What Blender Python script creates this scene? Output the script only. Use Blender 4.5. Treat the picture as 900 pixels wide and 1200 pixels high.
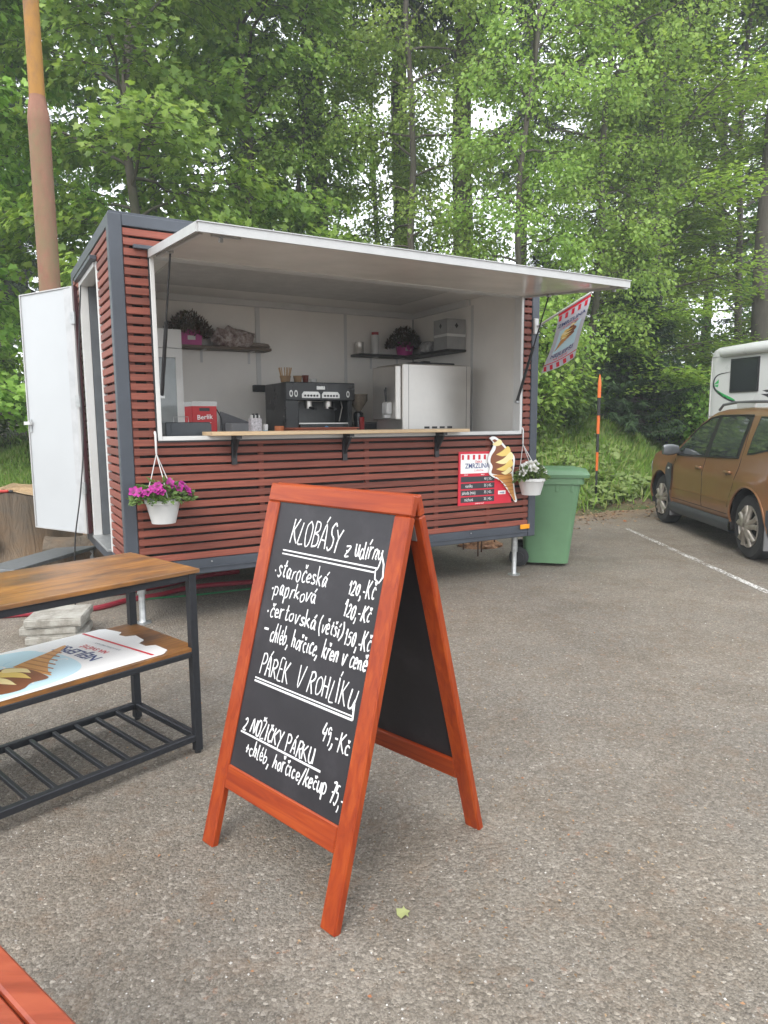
import bpy, bmesh, math, random
import numpy as np
from mathutils import Vector, Matrix
for o in list(bpy.data.objects): bpy.data.objects.remove(o, do_unlink=True)
S = bpy.context.scene
COL = S.collection
rad = math.radians

# ------------------------------------------------------------------ camera
CAM_H, FPX, PITCH, ROLL = 1.5, 808.66, 0.1308, -0.0063
cd = bpy.data.cameras.new('camera'); cam = bpy.data.objects.new('camera', cd); COL.objects.link(cam)
cd.sensor_fit = 'VERTICAL'; cd.sensor_height = 24.0; cd.lens = FPX / 1200 * 24.0
cd.clip_start = 0.05; cd.clip_end = 2000
_f = Vector((0, math.cos(PITCH), -math.sin(PITCH))); _r = Vector((1, 0, 0)); _u = _r.cross(_f)
_R = math.cos(ROLL) * _r + math.sin(ROLL) * _u; _U = -math.sin(ROLL) * _r + math.cos(ROLL) * _u
cam.matrix_world = Matrix(((_R.x, _U.x, -_f.x, 0), (_R.y, _U.y, -_f.y, 0), (_R.z, _U.z, -_f.z, CAM_H), (0, 0, 0, 1)))
S.camera = cam
S.render.resolution_x, S.render.resolution_y = 768, 1024

# ------------------------------------------------------------------ overcast sky, soft sun, exposure
SUN_EL, SUN_AZ = rad(46), rad(200)          # azimuth clockwise from +Y: high, behind the camera and a little left
w = bpy.data.worlds.new('World'); S.world = w; w.use_nodes = True
nt = w.node_tree; nt.nodes.clear()
sky = nt.nodes.new('ShaderNodeTexSky'); sky.sky_type = 'NISHITA'; sky.sun_disc = False
sky.sun_elevation = SUN_EL; sky.sun_rotation = SUN_AZ; sky.dust_density = 6; sky.air_density = 1.2
mx = nt.nodes.new('ShaderNodeMix'); mx.data_type = 'RGBA'; mx.inputs[0].default_value = 0.88
mx.inputs[7].default_value = (8.3, 8.6, 9.0, 1)      # the even white cloud deck over the clear sky
bg = nt.nodes.new('ShaderNodeBackground'); bg.inputs[1].default_value = 0.13
wo = nt.nodes.new('ShaderNodeOutputWorld')
nt.links.new(sky.outputs[0], mx.inputs[6]); nt.links.new(mx.outputs[2], bg.inputs[0]); nt.links.new(bg.outputs[0], wo.inputs[0])
ld = bpy.data.lights.new('sun', 'SUN'); ld.energy = 0.9; ld.angle = rad(26); ld.color = (1.0, 0.965, 0.91)
sun = bpy.data.objects.new('sun', ld); COL.objects.link(sun)
sdir = Vector((math.sin(SUN_AZ) * math.cos(SUN_EL), math.cos(SUN_AZ) * math.cos(SUN_EL), math.sin(SUN_EL)))
sun.rotation_euler = sdir.to_track_quat('Z', 'Y').to_euler()
sun.location = (0, -5, 20)
S.view_settings.view_transform = 'Standard'; S.view_settings.look = 'None'
S.view_settings.gamma = 1; S.view_settings.use_curve_mapping = False
S.view_settings.exposure = 1.30
S.cycles.max_bounces = 14; S.cycles.diffuse_bounces = 7; S.cycles.transmission_bounces = 10

# ------------------------------------------------------------------ helpers
def lin(r, g, b):
    f = lambda c: (c / 255 / 12.92) if c / 255 <= 0.04045 else ((c / 255 + 0.055) / 1.055) ** 2.4
    return (f(r), f(g), f(b))

class NB:
    def __init__(s, name):
        s.m = bpy.data.materials.new(name); s.m.use_nodes = True; s.t = s.m.node_tree; s.t.nodes.clear()
        s.out = s.n('ShaderNodeOutputMaterial')
    def n(s, kind, **kw):
        x = s.t.nodes.new(kind)
        for k, v in kw.items(): setattr(x, k, v)
        return x
    def l(s, a, b): s.t.links.new(a, b)
    def ramp(s, fac, stops):
        r = s.n('ShaderNodeValToRGB'); e = r.color_ramp.elements
        while len(e) < len(stops): e.new(0.5)
        for el, (p, c) in zip(e, stops): el.position = p; el.color = (*c[:3], 1)
        s.l(fac, r.inputs[0]); return r.outputs[0]
    def mix(s, fac, a, b, mode='MIX'):
        m = s.n('ShaderNodeMix', data_type='RGBA', blend_type=mode)
        for sock, v in ((m.inputs[0], fac), (m.inputs[6], a), (m.inputs[7], b)):
            if hasattr(v, 'links'): s.l(v, sock)
            elif isinstance(v, (int, float)): sock.default_value = v
            else: sock.default_value = (*v[:3], 1)
        return m.outputs[2]
    def noise(s, scale, detail=4, rough=0.6, vec=None, dist=0):
        x = s.n('ShaderNodeTexNoise'); x.inputs['Scale'].default_value = scale; x.inputs['Detail'].default_value = detail
        x.inputs['Roughness'].default_value = rough; x.inputs['Distortion'].default_value = dist
        if vec is not None: s.l(vec, x.inputs['Vector'])
        return x.outputs[0]
    def coord(s, kind='Object', scale=(1, 1, 1), rot=(0, 0, 0)):
        c = s.n('ShaderNodeTexCoord'); m = s.n('ShaderNodeMapping'); m.inputs['Scale'].default_value = scale; m.inputs['Rotation'].default_value = rot
        s.l(c.outputs[kind], m.inputs['Vector']); return m.outputs[0]
    def math(s, op, a, b=0.0):
        m = s.n('ShaderNodeMath', operation=op)
        for sock, v in ((m.inputs[0], a), (m.inputs[1], b)):
            if hasattr(v, 'links'): s.l(v, sock)
            else: sock.default_value = v
        return m.outputs[0]
    def bsdf(s, col, rough=0.5, metal=0.0, bump=None, bstr=0.3, bdist=0.01, **kw):
        p = s.n('ShaderNodeBsdfPrincipled')
        def put(sock, v):
            if hasattr(v, 'links'): s.l(v, sock)
            elif isinstance(v, (int, float)): sock.default_value = v
            else: sock.default_value = (*v[:3], 1)
        put(p.inputs['Base Color'], col); put(p.inputs['Roughness'], rough); put(p.inputs['Metallic'], metal)
        for k, v in kw.items(): put(p.inputs[k.replace('_', ' ')], v)
        if bump is not None:
            b = s.n('ShaderNodeBump'); b.inputs['Strength'].default_value = bstr; b.inputs['Distance'].default_value = bdist
            s.l(bump, b.inputs['Height']); s.l(b.outputs[0], p.inputs['Normal'])
        s.l(p.outputs[0], s.out.inputs[0]); return p

MATS = {}
def plain(name, col, rough=0.5, metal=0.0, var=0.12, scale=9.0, bump=0.06, **kw):
    """painted / moulded surface: base colour with a little tonal drift, uneven gloss and fine relief"""
    if name in MATS: return MATS[name]
    b = NB(name); v = b.coord()
    n = b.noise(scale, 5, 0.6, v); n2 = b.noise(scale * 14, 2, 0.5, v)
    d = tuple(c * (1 - var) for c in col); h = tuple(min(1, c * (1 + var)) for c in col)
    c = b.ramp(n, [(0.3, d), (0.7, h)])
    r = b.math('ADD', b.math('MULTIPLY', n, 0.22), rough - 0.11)
    b.bsdf(c, r, metal, n2, bump, 0.004, **kw); MATS[name] = b.m; return b.m

def flat_print(name, col, rough=0.4):
    if name in MATS: return MATS[name]
    b = NB(name); b.bsdf(col, rough); MATS[name] = b.m; return b.m

class MB:
    def __init__(s): s.v = []; s.f = []
    def box(s, x0, x1, y0, y1, z0, z1, bev=0.0):
        if bev <= 0:
            o = len(s.v)
            s.v += [(x0, y0, z0), (x1, y0, z0), (x1, y1, z0), (x0, y1, z0), (x0, y0, z1), (x1, y0, z1), (x1, y1, z1), (x0, y1, z1)]
            s.f += [tuple(o + i for i in q) for q in ((0, 3, 2, 1), (4, 5, 6, 7), (0, 1, 5, 4), (1, 2, 6, 5), (2, 3, 7, 6), (3, 0, 4, 7))]
        else:
            bev = min(bev, 0.49 * min(x1 - x0, y1 - y0, z1 - z0))
            bm = bmesh.new(); bmesh.ops.create_cube(bm, size=1)
            for q in bm.verts: q.co = Vector(((x0 + x1) / 2 + q.co.x * (x1 - x0), (y0 + y1) / 2 + q.co.y * (y1 - y0), (z0 + z1) / 2 + q.co.z * (z1 - z0)))
            bmesh.ops.bevel(bm, geom=bm.edges[:], offset=bev, segments=1, affect='EDGES', profile=0.5)
            s.addbm(bm)
        return s
    def addbm(s, bm):
        o = len(s.v); bm.verts.index_update()
        s.v += [tuple(q.co) for q in bm.verts]; s.f += [tuple(o + q.index for q in fc.verts) for fc in bm.faces]; bm.free(); return s
    def tube(s, pts, r, n=8, cap=True, flat=1.0, up=(0, 0, 1)):
        """r: number or list"""
        pts = [Vector(p) for p in pts]; R = r if hasattr(r, '__len__') else [r] * len(pts)
        o = len(s.v); prev = None
        for i, p in enumerate(pts):
            t = (pts[min(i + 1, len(pts) - 1)] - pts[max(i - 1, 0)])
            t = t.normalized() if t.length > 1e-9 else Vector((0, 0, 1))
            if prev is None:
                a = Vector(up) if abs(t.dot(Vector(up))) < 0.95 else Vector((1, 0, 0))
                a = (a - t * a.dot(t)).normalized()
            else:
                a = prev - t * prev.dot(t); a = a.normalized() if a.length > 1e-6 else prev
            prev = a; b = t.cross(a)
            for k in range(n):
                q = 2 * math.pi * (k + 0.5) / n; s.v.append(tuple(p + (a * math.cos(q) * flat + b * math.sin(q)) * R[i]))
        for i in range(len(pts) - 1):
            for k in range(n):
                k2 = (k + 1) % n; s.f.append((o + i * n + k, o + i * n + k2, o + (i + 1) * n + k2, o + (i + 1) * n + k))
        if cap:
            s.f.append(tuple(o + k for k in reversed(range(n)))); e = o + (len(pts) - 1) * n; s.f.append(tuple(e + k for k in range(n)))
        return s
    def lathe(s, prof, n=24, c=(0, 0, 0), axis='Z', close=False):
        """prof: (radius, height) list; revolved about axis through c"""
        o = len(s.v)
        for (r, h) in prof:
            for k in range(n):
                q = 2 * math.pi * k / n; x, y = r * math.cos(q), r * math.sin(q)
                p = (x, y, h) if axis == 'Z' else ((x, h, y) if axis == 'Y' else (h, x, y))
                s.v.append((c[0] + p[0], c[1] + p[1], c[2] + p[2]))
        m = len(prof)
        for i in range(m - 1 if not close else m):
            for k in range(n):
                k2 = (k + 1) % n; j = (i + 1) % m
                q = (o + i * n + k, o + i * n + k2, o + j * n + k2, o + j * n + k)
                s.f.append(q if axis != 'Y' else q[::-1])
        return s
    def prism(s, poly, h0, h1, fn):
        """poly: 2-D outline; fn(a, b, h) -> xyz"""
        o = len(s.v); n = len(poly)
        s.v += [tuple(fn(a, b, h0)) for a, b in poly] + [tuple(fn(a, b, h1)) for a, b in poly]
        s.f.append(tuple(o + i for i in reversed(range(n)))); s.f.append(tuple(o + n + i for i in range(n)))
        s.f += [(o + i, o + (i + 1) % n, o + n + (i + 1) % n, o + n + i) for i in range(n)]
        return s
    def grid(s, rows):
        o = len(s.v); m = len(rows[0])
        for r in rows: s.v += [tuple(p) for p in r]
        for i in range(len(rows) - 1):
            for k in range(m - 1): s.f.append((o + i * m + k, o + i * m + k + 1, o + (i + 1) * m + k + 1, o + (i + 1) * m + k))
        return s
    def xform(s, M):
        s.v = [tuple(M @ Vector(p)) for p in s.v]; return s
    def build(s, name, mat, parent=None, smooth=False, angle=40):
        me = bpy.data.meshes.new(name); me.from_pydata(s.v, [], s.f); me.validate(); me.update()
        bm = bmesh.new(); bm.from_mesh(me); bmesh.ops.recalc_face_normals(bm, faces=bm.faces); bm.to_mesh(me); bm.free()
        return link(name, me, mat, parent, smooth, angle)

def link(name, me, mat, parent=None, smooth=False, angle=40):
    if mat is not None and not me.materials: me.materials.append(mat)
    if smooth:
        me.shade_smooth()
        try: me.set_sharp_from_angle(angle=rad(angle))
        except Exception: pass
    o = bpy.data.objects.new(name, me); COL.objects.link(o)
    if parent is not None: o.parent = parent
    return o

def tag(o, label=None, cat=None, group=None, kind=None):
    for k, v in (('label', label), ('category', cat), ('group', group), ('kind', kind)):
        if v: o[k] = v
    return o
def thing(name, label, cat, loc=(0, 0, 0), rz=0, group=None):
    o = bpy.data.objects.new(name, None); o.empty_display_size = 0.1; COL.objects.link(o)
    o.location = loc; o.rotation_euler = (0, 0, rz); return tag(o, label, cat, group)
def copy_tree(o, parent=None):
    c = o.copy(); COL.objects.link(c); c.parent = parent
    for ch in list(o.children): copy_tree(ch, c)
    return c

def pray(x, y):
    """direction of a photo pixel (900x1200)"""
    return _R * ((x - 450) / FPX) + _U * (-(y - 600) / FPX) + _f
def pz(x, y, z=0.0):
    d = pray(x, y); t = (z - CAM_H) / d.z; return Vector((0, 0, CAM_H)) + d * t

_tc = {}
def text_mesh(txt, size, bold=0.0):
    cu = bpy.data.curves.new('t', 'FONT'); cu.body = txt; cu.size = size; cu.align_x = 'CENTER'; cu.align_y = 'CENTER'; cu.offset = bold * size
    cu.resolution_u = 2
    ob = bpy.data.objects.new('t', cu); COL.objects.link(ob)
    dg = bpy.context.evaluated_depsgraph_get(); dg.update()
    me = bpy.data.meshes.new_from_object(ob.evaluated_get(dg)); bpy.data.objects.remove(ob)
    return me
def put_text(txt, size, mat, parent, M, name='lettering', bold=0.02, sx=1.0, sy=1.0):
    me = text_mesh(txt, size, bold); me.name = name; me.transform(M @ Matrix.Diagonal((sx, sy, 1, 1))); me.materials.clear()
    return link(name, me, mat, parent)
def frame(origin, xa, ya):
    xa = Vector(xa).normalized(); ya = Vector(ya).normalized(); za = xa.cross(ya)
    return Matrix(((xa.x, ya.x, za.x, origin[0]), (xa.y, ya.y, za.y, origin[1]), (xa.z, ya.z, za.z, origin[2]), (0, 0, 0, 1)))

# ------------------------------------------------------------------ materials used widely
def wood_mat(name, dark, mid, light, grain=(1, 14, 14), rough=0.5, scale=3.0, bump=0.15, tint=0.25, coat=0.0):
    if name in MATS: return MATS[name]
    b = NB(name); v = b.coord('Object', grain)
    oi = b.n('ShaderNodeObjectInfo'); add = b.n('ShaderNodeVectorMath', operation='ADD')
    cmb = b.n('ShaderNodeCombineXYZ'); k = b.math('MULTIPLY', oi.outputs['Random'], 37.0)
    for i in range(3): b.l(k, cmb.inputs[i])
    b.l(v, add.inputs[0]); b.l(cmb.outputs[0], add.inputs[1])
    n = b.noise(scale, 8, 0.65, add.outputs[0], 0.6)
    c = b.ramp(n, [(0.25, dark), (0.5, mid), (0.78, light)])
    t = b.math('ADD', b.math('MULTIPLY', oi.outputs['Random'], tint), 1 - tint / 2)
    cc = b.n('ShaderNodeCombineXYZ')
    for i in range(3): b.l(t, cc.inputs[i])
    c = b.mix(1.0, c, cc.outputs[0], 'MULTIPLY')
    b.bsdf(c, b.math('ADD', b.math('MULTIPLY', n, 0.25), rough - 0.12), 0, n, bump, 0.003, Coat_Weight=coat, Coat_Roughness=0.25)
    MATS[name] = b.m; return b.m
SLAT = wood_mat('red_stained_slat', (0.12, 0.027, 0.016), (0.19, 0.049, 0.030), (0.26, 0.076, 0.048), (1.5, 30, 30), 0.6, 2.2, 0.2, 0.5)
BATTEN = wood_mat('batten_wood', (0.10, 0.025, 0.015), (0.15, 0.037, 0.022), (0.19, 0.05, 0.03), (30, 30, 1.5), 0.65)
ANTH = plain('anthracite_paint', (0.052, 0.06, 0.075), 0.45, 0.0, 0.10, 5)
WHITE = plain('white_panel', (0.80, 0.775, 0.735), 0.35, 0.0, 0.04, 3)
WHITEGLOSS = plain('gloss_white_panel', (0.80, 0.765, 0.715), 0.2, 0.0, 0.04, 2, 0.03)
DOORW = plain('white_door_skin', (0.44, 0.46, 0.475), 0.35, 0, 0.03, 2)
ALU = plain('aluminium_trim', (0.46, 0.46, 0.455), 0.45, 0.3, 0.06, 12)
WFRAME = plain('white_frame', (0.60, 0.60, 0.59), 0.4, 0, 0.04, 8)
BLACK = plain('black_plastic', (0.018, 0.018, 0.02), 0.45, 0, 0.2, 10)
DARK = plain('dark_backing', (0.012, 0.011, 0.011), 0.8)
GALV = plain('galvanised_steel', (0.42, 0.43, 0.43), 0.45, 0.75, 0.2, 30)
STEEL = plain('stainless_steel', (0.58, 0.56, 0.53), 0.36, 0.8, 0.06, 4)
WPLAST = plain('white_plastic', (0.56, 0.56, 0.55), 0.35, 0, 0.03, 6, 0.03)
TINT = plain('dark_glass', (0.02, 0.024, 0.026), 0.06, 0, 0.1, 3, 0.0)
RUBBER = plain('rubber', (0.025, 0.025, 0.026), 0.85, 0, 0.25, 25, 0.3)
# ------------------------------------------------------------------ the ground
EDGE = [(-60, 7.0), (-12, 8.6), (-5, 9.6), (0, 10.2), (3.2, 10.75), (4.5, 11.75), (6.5, 13.9), (10, 15.5), (60, 22)]
_ex = np.array([e[0] for e in EDGE], float); _ey = np.array([e[1] for e in EDGE], float)
def terr(x, y):
    x = np.asarray(x, float); y = np.asarray(y, float)
    d = y - np.interp(x, _ex, _ey) - 0.12 * np.sin(x * 2.3) - 0.08 * np.sin(x * 5.1 + 1)
    top = np.interp(x, [-8, -3, 2, 6], [1.15, 1.3, 1.8, 1.8])
    t = np.clip(d / 5.0, 0, 1); h = top * (t * t * (3 - 2 * t) * 0.55 + t * 0.45) + np.clip(d - 5, 0, None) * 0.05
    h = h + (0.05 * np.sin(x * 1.9 + y * 1.1) + 0.04 * np.sin(x * 3.7 - y * 2.9)) * np.clip(d, 0, 1)
    return np.where(d > 0, h, np.clip(d, -1, 0) * 0.25) - 0.005

def ground_mat():
    b = NB('worn_asphalt'); v = b.coord('Object')
    vo = b.n('ShaderNodeTexVoronoi'); vo.inputs['Scale'].default_value = 95; b.l(v, vo.inputs['Vector'])
    vo2 = b.n('ShaderNodeTexVoronoi'); vo2.inputs['Scale'].default_value = 210; b.l(v, vo2.inputs['Vector'])
    sp = b.n('ShaderNodeSeparateColor'); b.l(vo.outputs['Color'], sp.inputs[0])
    sp2 = b.n('ShaderNodeSeparateColor'); b.l(vo2.outputs['Color'], sp2.inputs[0])
    g1 = b.ramp(sp.outputs[0], [(0.0, (0.095, 0.085, 0.073)), (0.45, (0.155, 0.140, 0.122)), (0.8, (0.21, 0.191, 0.168)), (0.97, (0.26, 0.242, 0.22)), (1.0, (0.42, 0.40, 0.37))])
    g2 = b.ramp(sp2.outputs[1], [(0.0, (0.075, 0.066, 0.057)), (0.6, (0.15, 0.137, 0.12)), (1.0, (0.26, 0.245, 0.22))])
    c = b.mix(0.45, g1, g2)
    # worn lighter patches, dark damp patches and reddish-brown needle litter
    p = b.noise(0.55, 5, 0.65, v); c = b.mix(b.math('MULTIPLY', b.ramp(p, [(0.40, (0, 0, 0)), (0.60, (1, 1, 1))]), 0.7), c, b.mix(1, c, (1.32, 1.29, 1.25), 'MULTIPLY'))
    p2 = b.noise(1.7, 6, 0.7, v); c = b.mix(b.math('MULTIPLY', b.ramp(p2, [(0.46, (0, 0, 0)), (0.64, (1, 1, 1))]), 0.6), c, b.mix(1, c, (0.72, 0.67, 0.61), 'MULTIPLY'))
    p3 = b.noise(6.5, 6, 0.75, v); c = b.mix(b.math('MULTIPLY', b.ramp(p3, [(0.52, (0, 0, 0)), (0.70, (1, 1, 1))]), 0.5), c, (0.155, 0.105, 0.068))
    p4 = b.noise(16, 4, 0.7, v); c = b.mix(b.math('MULTIPLY', b.ramp(p4, [(0.62, (0, 0, 0)), (0.72, (1, 1, 1))]), 0.5), c, (0.30, 0.15, 0.09))
    # litter thickens towards the bank
    sep = b.n('ShaderNodeSeparateXYZ'); b.l(v, sep.inputs[0])
    dd = b.math('SUBTRACT', sep.outputs[1], b.math('ADD', b.math('MULTIPLY', sep.outputs[0], 0.33), 9.5))
    e = b.math('ADD', b.math('MULTIPLY', dd, 0.35), b.math('MULTIPLY', p2, 1.4))
    c = b.mix(b.math('MULTIPLY', b.ramp(e, [(0.42, (0, 0, 0)), (0.9, (1, 1, 1))]), 0.8), c, b.mix(p3, (0.13, 0.085, 0.05), (0.27, 0.19, 0.12)))
    c = b.mix(1, c, (1.04, 1.0, 0.94), 'MULTIPLY')
    hgt = b.math('ADD', b.math('MULTIPLY', vo.outputs['Distance'], -1.0), b.math('MULTIPLY', vo2.outputs['Distance'], -0.5))
    hgt = b.math('ADD', hgt, b.math('MULTIPLY', p3, 0.8))
    b.bsdf(c, 0.88, 0, hgt, 0.75, 0.008); return b.m
g = MB()
xs = [-110, -60, -20, -8, 0, 8, 20, 60, 110]; ys = [-80, -40, -10, 0, 6, 12, 20, 60, 115]
g.grid([[(x, y, 0.0 if y < 30 else -0.5) for x in xs] for y in ys])
tag(g.build('ground', ground_mat()), kind='structure')

def bank_mat():
    b = NB('forest_soil'); v = b.coord(); n = b.noise(1.1, 7, 0.7, v); n2 = b.noise(14, 6, 0.75, v)
    c = b.mix(b.ramp(n2, [(0.35, (0, 0, 0)), (0.65, (1, 1, 1))]), (0.055, 0.042, 0.026), (0.19, 0.135, 0.08))
    c = b.mix(b.ramp(n, [(0.4, (0, 0, 0)), (0.58, (1, 1, 1))]), c, b.mix(n2, (0.035, 0.06, 0.012), (0.09, 0.13, 0.03)))
    b.bsdf(c, 0.95, 0, n2, 0.9, 0.03); return b.m
bx_ = np.concatenate([np.linspace(-60, -12, 18), np.linspace(-11.5, 12, 96), np.linspace(14, 60, 16)])
def _rows():
    rows = []
    for t in np.concatenate([np.linspace(-0.6, 8, 56), np.linspace(9, 60, 24)]):
        ye = np.interp(bx_, _ex, _ey) + t; z = terr(bx_, ye); rows.append(list(zip(bx_, ye, z)))
    return rows
bank = MB().grid(_rows()).build('bank', bank_mat(), smooth=True, angle=180); tag(bank, kind='structure')

# ------------------------------------------------------------------ leaves and trees
def leaf_material(name, cols, trans=0.48, rough=0.45, tcol=(0.25, 0.45, 0.05)):
    b = NB(name); ge = b.n('ShaderNodeNewGeometry'); oi = b.n('ShaderNodeObjectInfo')
    k = len(cols); c = b.ramp(ge.outputs['Random Per Island'], [(i / (k - 1), cl) for i, cl in enumerate(cols)])
    cc = b.n('ShaderNodeHueSaturation'); b.l(c, cc.inputs['Color'])
    b.l(b.math('ADD', b.math('MULTIPLY', oi.outputs['Random'], 0.35), 0.82), cc.inputs['Value'])
    b.l(b.math('ADD', b.math('MULTIPLY', oi.outputs['Random'], 0.02), 0.49), cc.inputs['Hue'])
    p = b.n('ShaderNodeBsdfPrincipled'); b.l(cc.outputs[0], p.inputs['Base Color']); p.inputs['Roughness'].default_value = rough
    p.inputs['Specular IOR Level'].default_value = 0.35
    t = b.n('ShaderNodeBsdfTranslucent'); b.l(b.mix(0.5, cc.outputs[0], b.mix(1, cc.outputs[0], (1.6, 1.5, 0.7), 'MULTIPLY')), t.inputs[0])
    m = b.n('ShaderNodeMixShader'); m.inputs[0].default_value = trans
    b.l(p.outputs[0], m.inputs[1]); b.l(t.outputs[0], m.inputs[2]); b.l(m.outputs[0], b.out.inputs[0]); return b.m
def bark_mat(name, a, c, sc=5):
    b = NB(name); v = b.coord('Object', (1, 1, 0.22)); n = b.noise(sc * 3, 8, 0.75, v, 1.0); n2 = b.noise(1.3, 4, 0.6, b.coord())
    col = b.mix(n, a, c); col = b.mix(b.math('MULTIPLY', b.ramp(n2, [(0.45, (0, 0, 0)), (0.65, (1, 1, 1))]), 0.5), col, (0.07, 0.085, 0.035))
    b.bsdf(col, 0.95, 0, n, 0.9, 0.02); return b.m
L_MAPLE = leaf_material('maple_leaf', [(0.13, 0.25, 0.05), (0.22, 0.38, 0.075), (0.31, 0.49, 0.10), (0.40, 0.57, 0.15)])
L_BIRCH = leaf_material('birch_leaf', [(0.19, 0.30, 0.075), (0.28, 0.41, 0.10), (0.37, 0.50, 0.13)])
L_BEECH = leaf_material('beech_leaf', [(0.17, 0.30, 0.06), (0.27, 0.41, 0.085), (0.35, 0.50, 0.115)])
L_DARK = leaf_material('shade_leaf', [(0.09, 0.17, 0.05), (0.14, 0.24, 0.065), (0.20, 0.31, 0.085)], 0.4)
L_NEEDLE = leaf_material('spruce_needle', [(0.04, 0.075, 0.04), (0.065, 0.11, 0.05), (0.095, 0.15, 0.06)], 0.2, 0.6)
L_GRASS = leaf_material('grass_blade', [(0.14, 0.25, 0.045), (0.20, 0.33, 0.06), (0.26, 0.39, 0.08), (0.34, 0.36, 0.15)], 0.35)
L_BUTTER = leaf_material('butterbur_leaf', [(0.17, 0.26, 0.08), (0.24, 0.34, 0.11), (0.31, 0.41, 0.15)], 0.35, 0.55)
BARK = bark_mat('grey_bark', (0.05, 0.042, 0.035), (0.20, 0.175, 0.15))
BARK_S = bark_mat('spruce_bark', (0.05, 0.042, 0.038), (0.19, 0.165, 0.145), 8)

def unit(a): return a / np.maximum(np.linalg.norm(a, axis=-1, keepdims=True), 1e-9)
def leaves_mesh(name, C, D, N, size, ratio=0.42, fold=0.10, shape='rhomb'):
    D = unit(D); Sd = unit(np.cross(D, N)); N = np.cross(Sd, D); s = np.asarray(size).reshape(-1, 1); n = len(C)
    if shape == 'rhomb':
        P = np.stack([C, C + D * s * 0.45 + Sd * s * ratio + N * s * fold, C + D * s - N * s * 0.10, C + D * s * 0.45 - Sd * s * ratio + N * s * fold], 1)
        F = np.array([[0, 1, 2], [0, 2, 3]]); 
    elif shape == 'lobed':      # maple: five points
        a = [(0, 0, 0), (0.15, 0.5, .06), (0.55, 0.30, .05), (0.72, 0.55, .02), (0.78, 0.2, 0), (1.05, 0, -.1), (0.78, -0.2, 0), (0.72, -0.55, .02), (0.55, -0.30, .05), (0.15, -0.5, .06)]
        P = np.stack([C + s * (D * x + Sd * y + N * z) for x, y, z in a], 1)
        F = np.array([[0, 1, 2], [0, 2, 4], [2, 3, 4], [0, 4, 5], [0, 5, 6], [0, 6, 8], [6, 7, 8], [0, 8, 9]])
    elif shape == 'round':
        a = [(0.18, 0, -.06)] + [(0.5 + 0.5 * math.cos(q), 0.56 * math.sin(q), 0.10 + 0.04 * math.sin(3 * q)) for q in np.linspace(-2.75, 2.75, 9)]
        P = np.stack([C + s * (D * x + Sd * y + N * z) for x, y, z in a], 1)
        F = np.array([[0, i, i + 1] for i in range(1, 9)])
    else:                        # narrow sliver
        P = np.stack([C - Sd * s * ratio, C + D * s * 0.6 - Sd * s * ratio * .6 + N * s * fold, C + D * s, C + Sd * s * ratio], 1)
        F = np.array([[0, 3, 2], [0, 2, 1]])
    m = P.shape[1]; V = P.reshape(-1, 3); T = (F[None] + (np.arange(n) * m)[:, None, None]).reshape(-1, 3)
    me = bpy.data.meshes.new(name); me.vertices.add(len(V)); me.vertices.foreach_set('co', V.astype(np.float32).ravel())
    me.loops.add(T.size); me.loops.foreach_set('vertex_index', T.astype(np.int32).ravel())
    me.polygons.add(len(T)); me.polygons.foreach_set('loop_start', np.arange(0, T.size, 3, dtype=np.int32))
    me.update(calc_edges=True); me.validate(); return me

def trunk_pts(rng, H, r0, wob=0.15, n=12):
    z = np.linspace(0, H, n); ph = rng.uniform(0, 6.28, 4)
    x = wob * (np.sin(z * 0.45 + ph[0]) + 0.5 * np.sin(z * 1.1 + ph[1])); y = wob * (np.sin(z * 0.5 + ph[2]) + 0.5 * np.sin(z * 1.2 + ph[3]))
    P = np.stack([x - x[0], y - y[0], z - 0.25], 1); R = r0 * (1 - 0.8 * (z / H)) * (1 + 0.5 * np.exp(-z * 2.2)); return P, R

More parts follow.
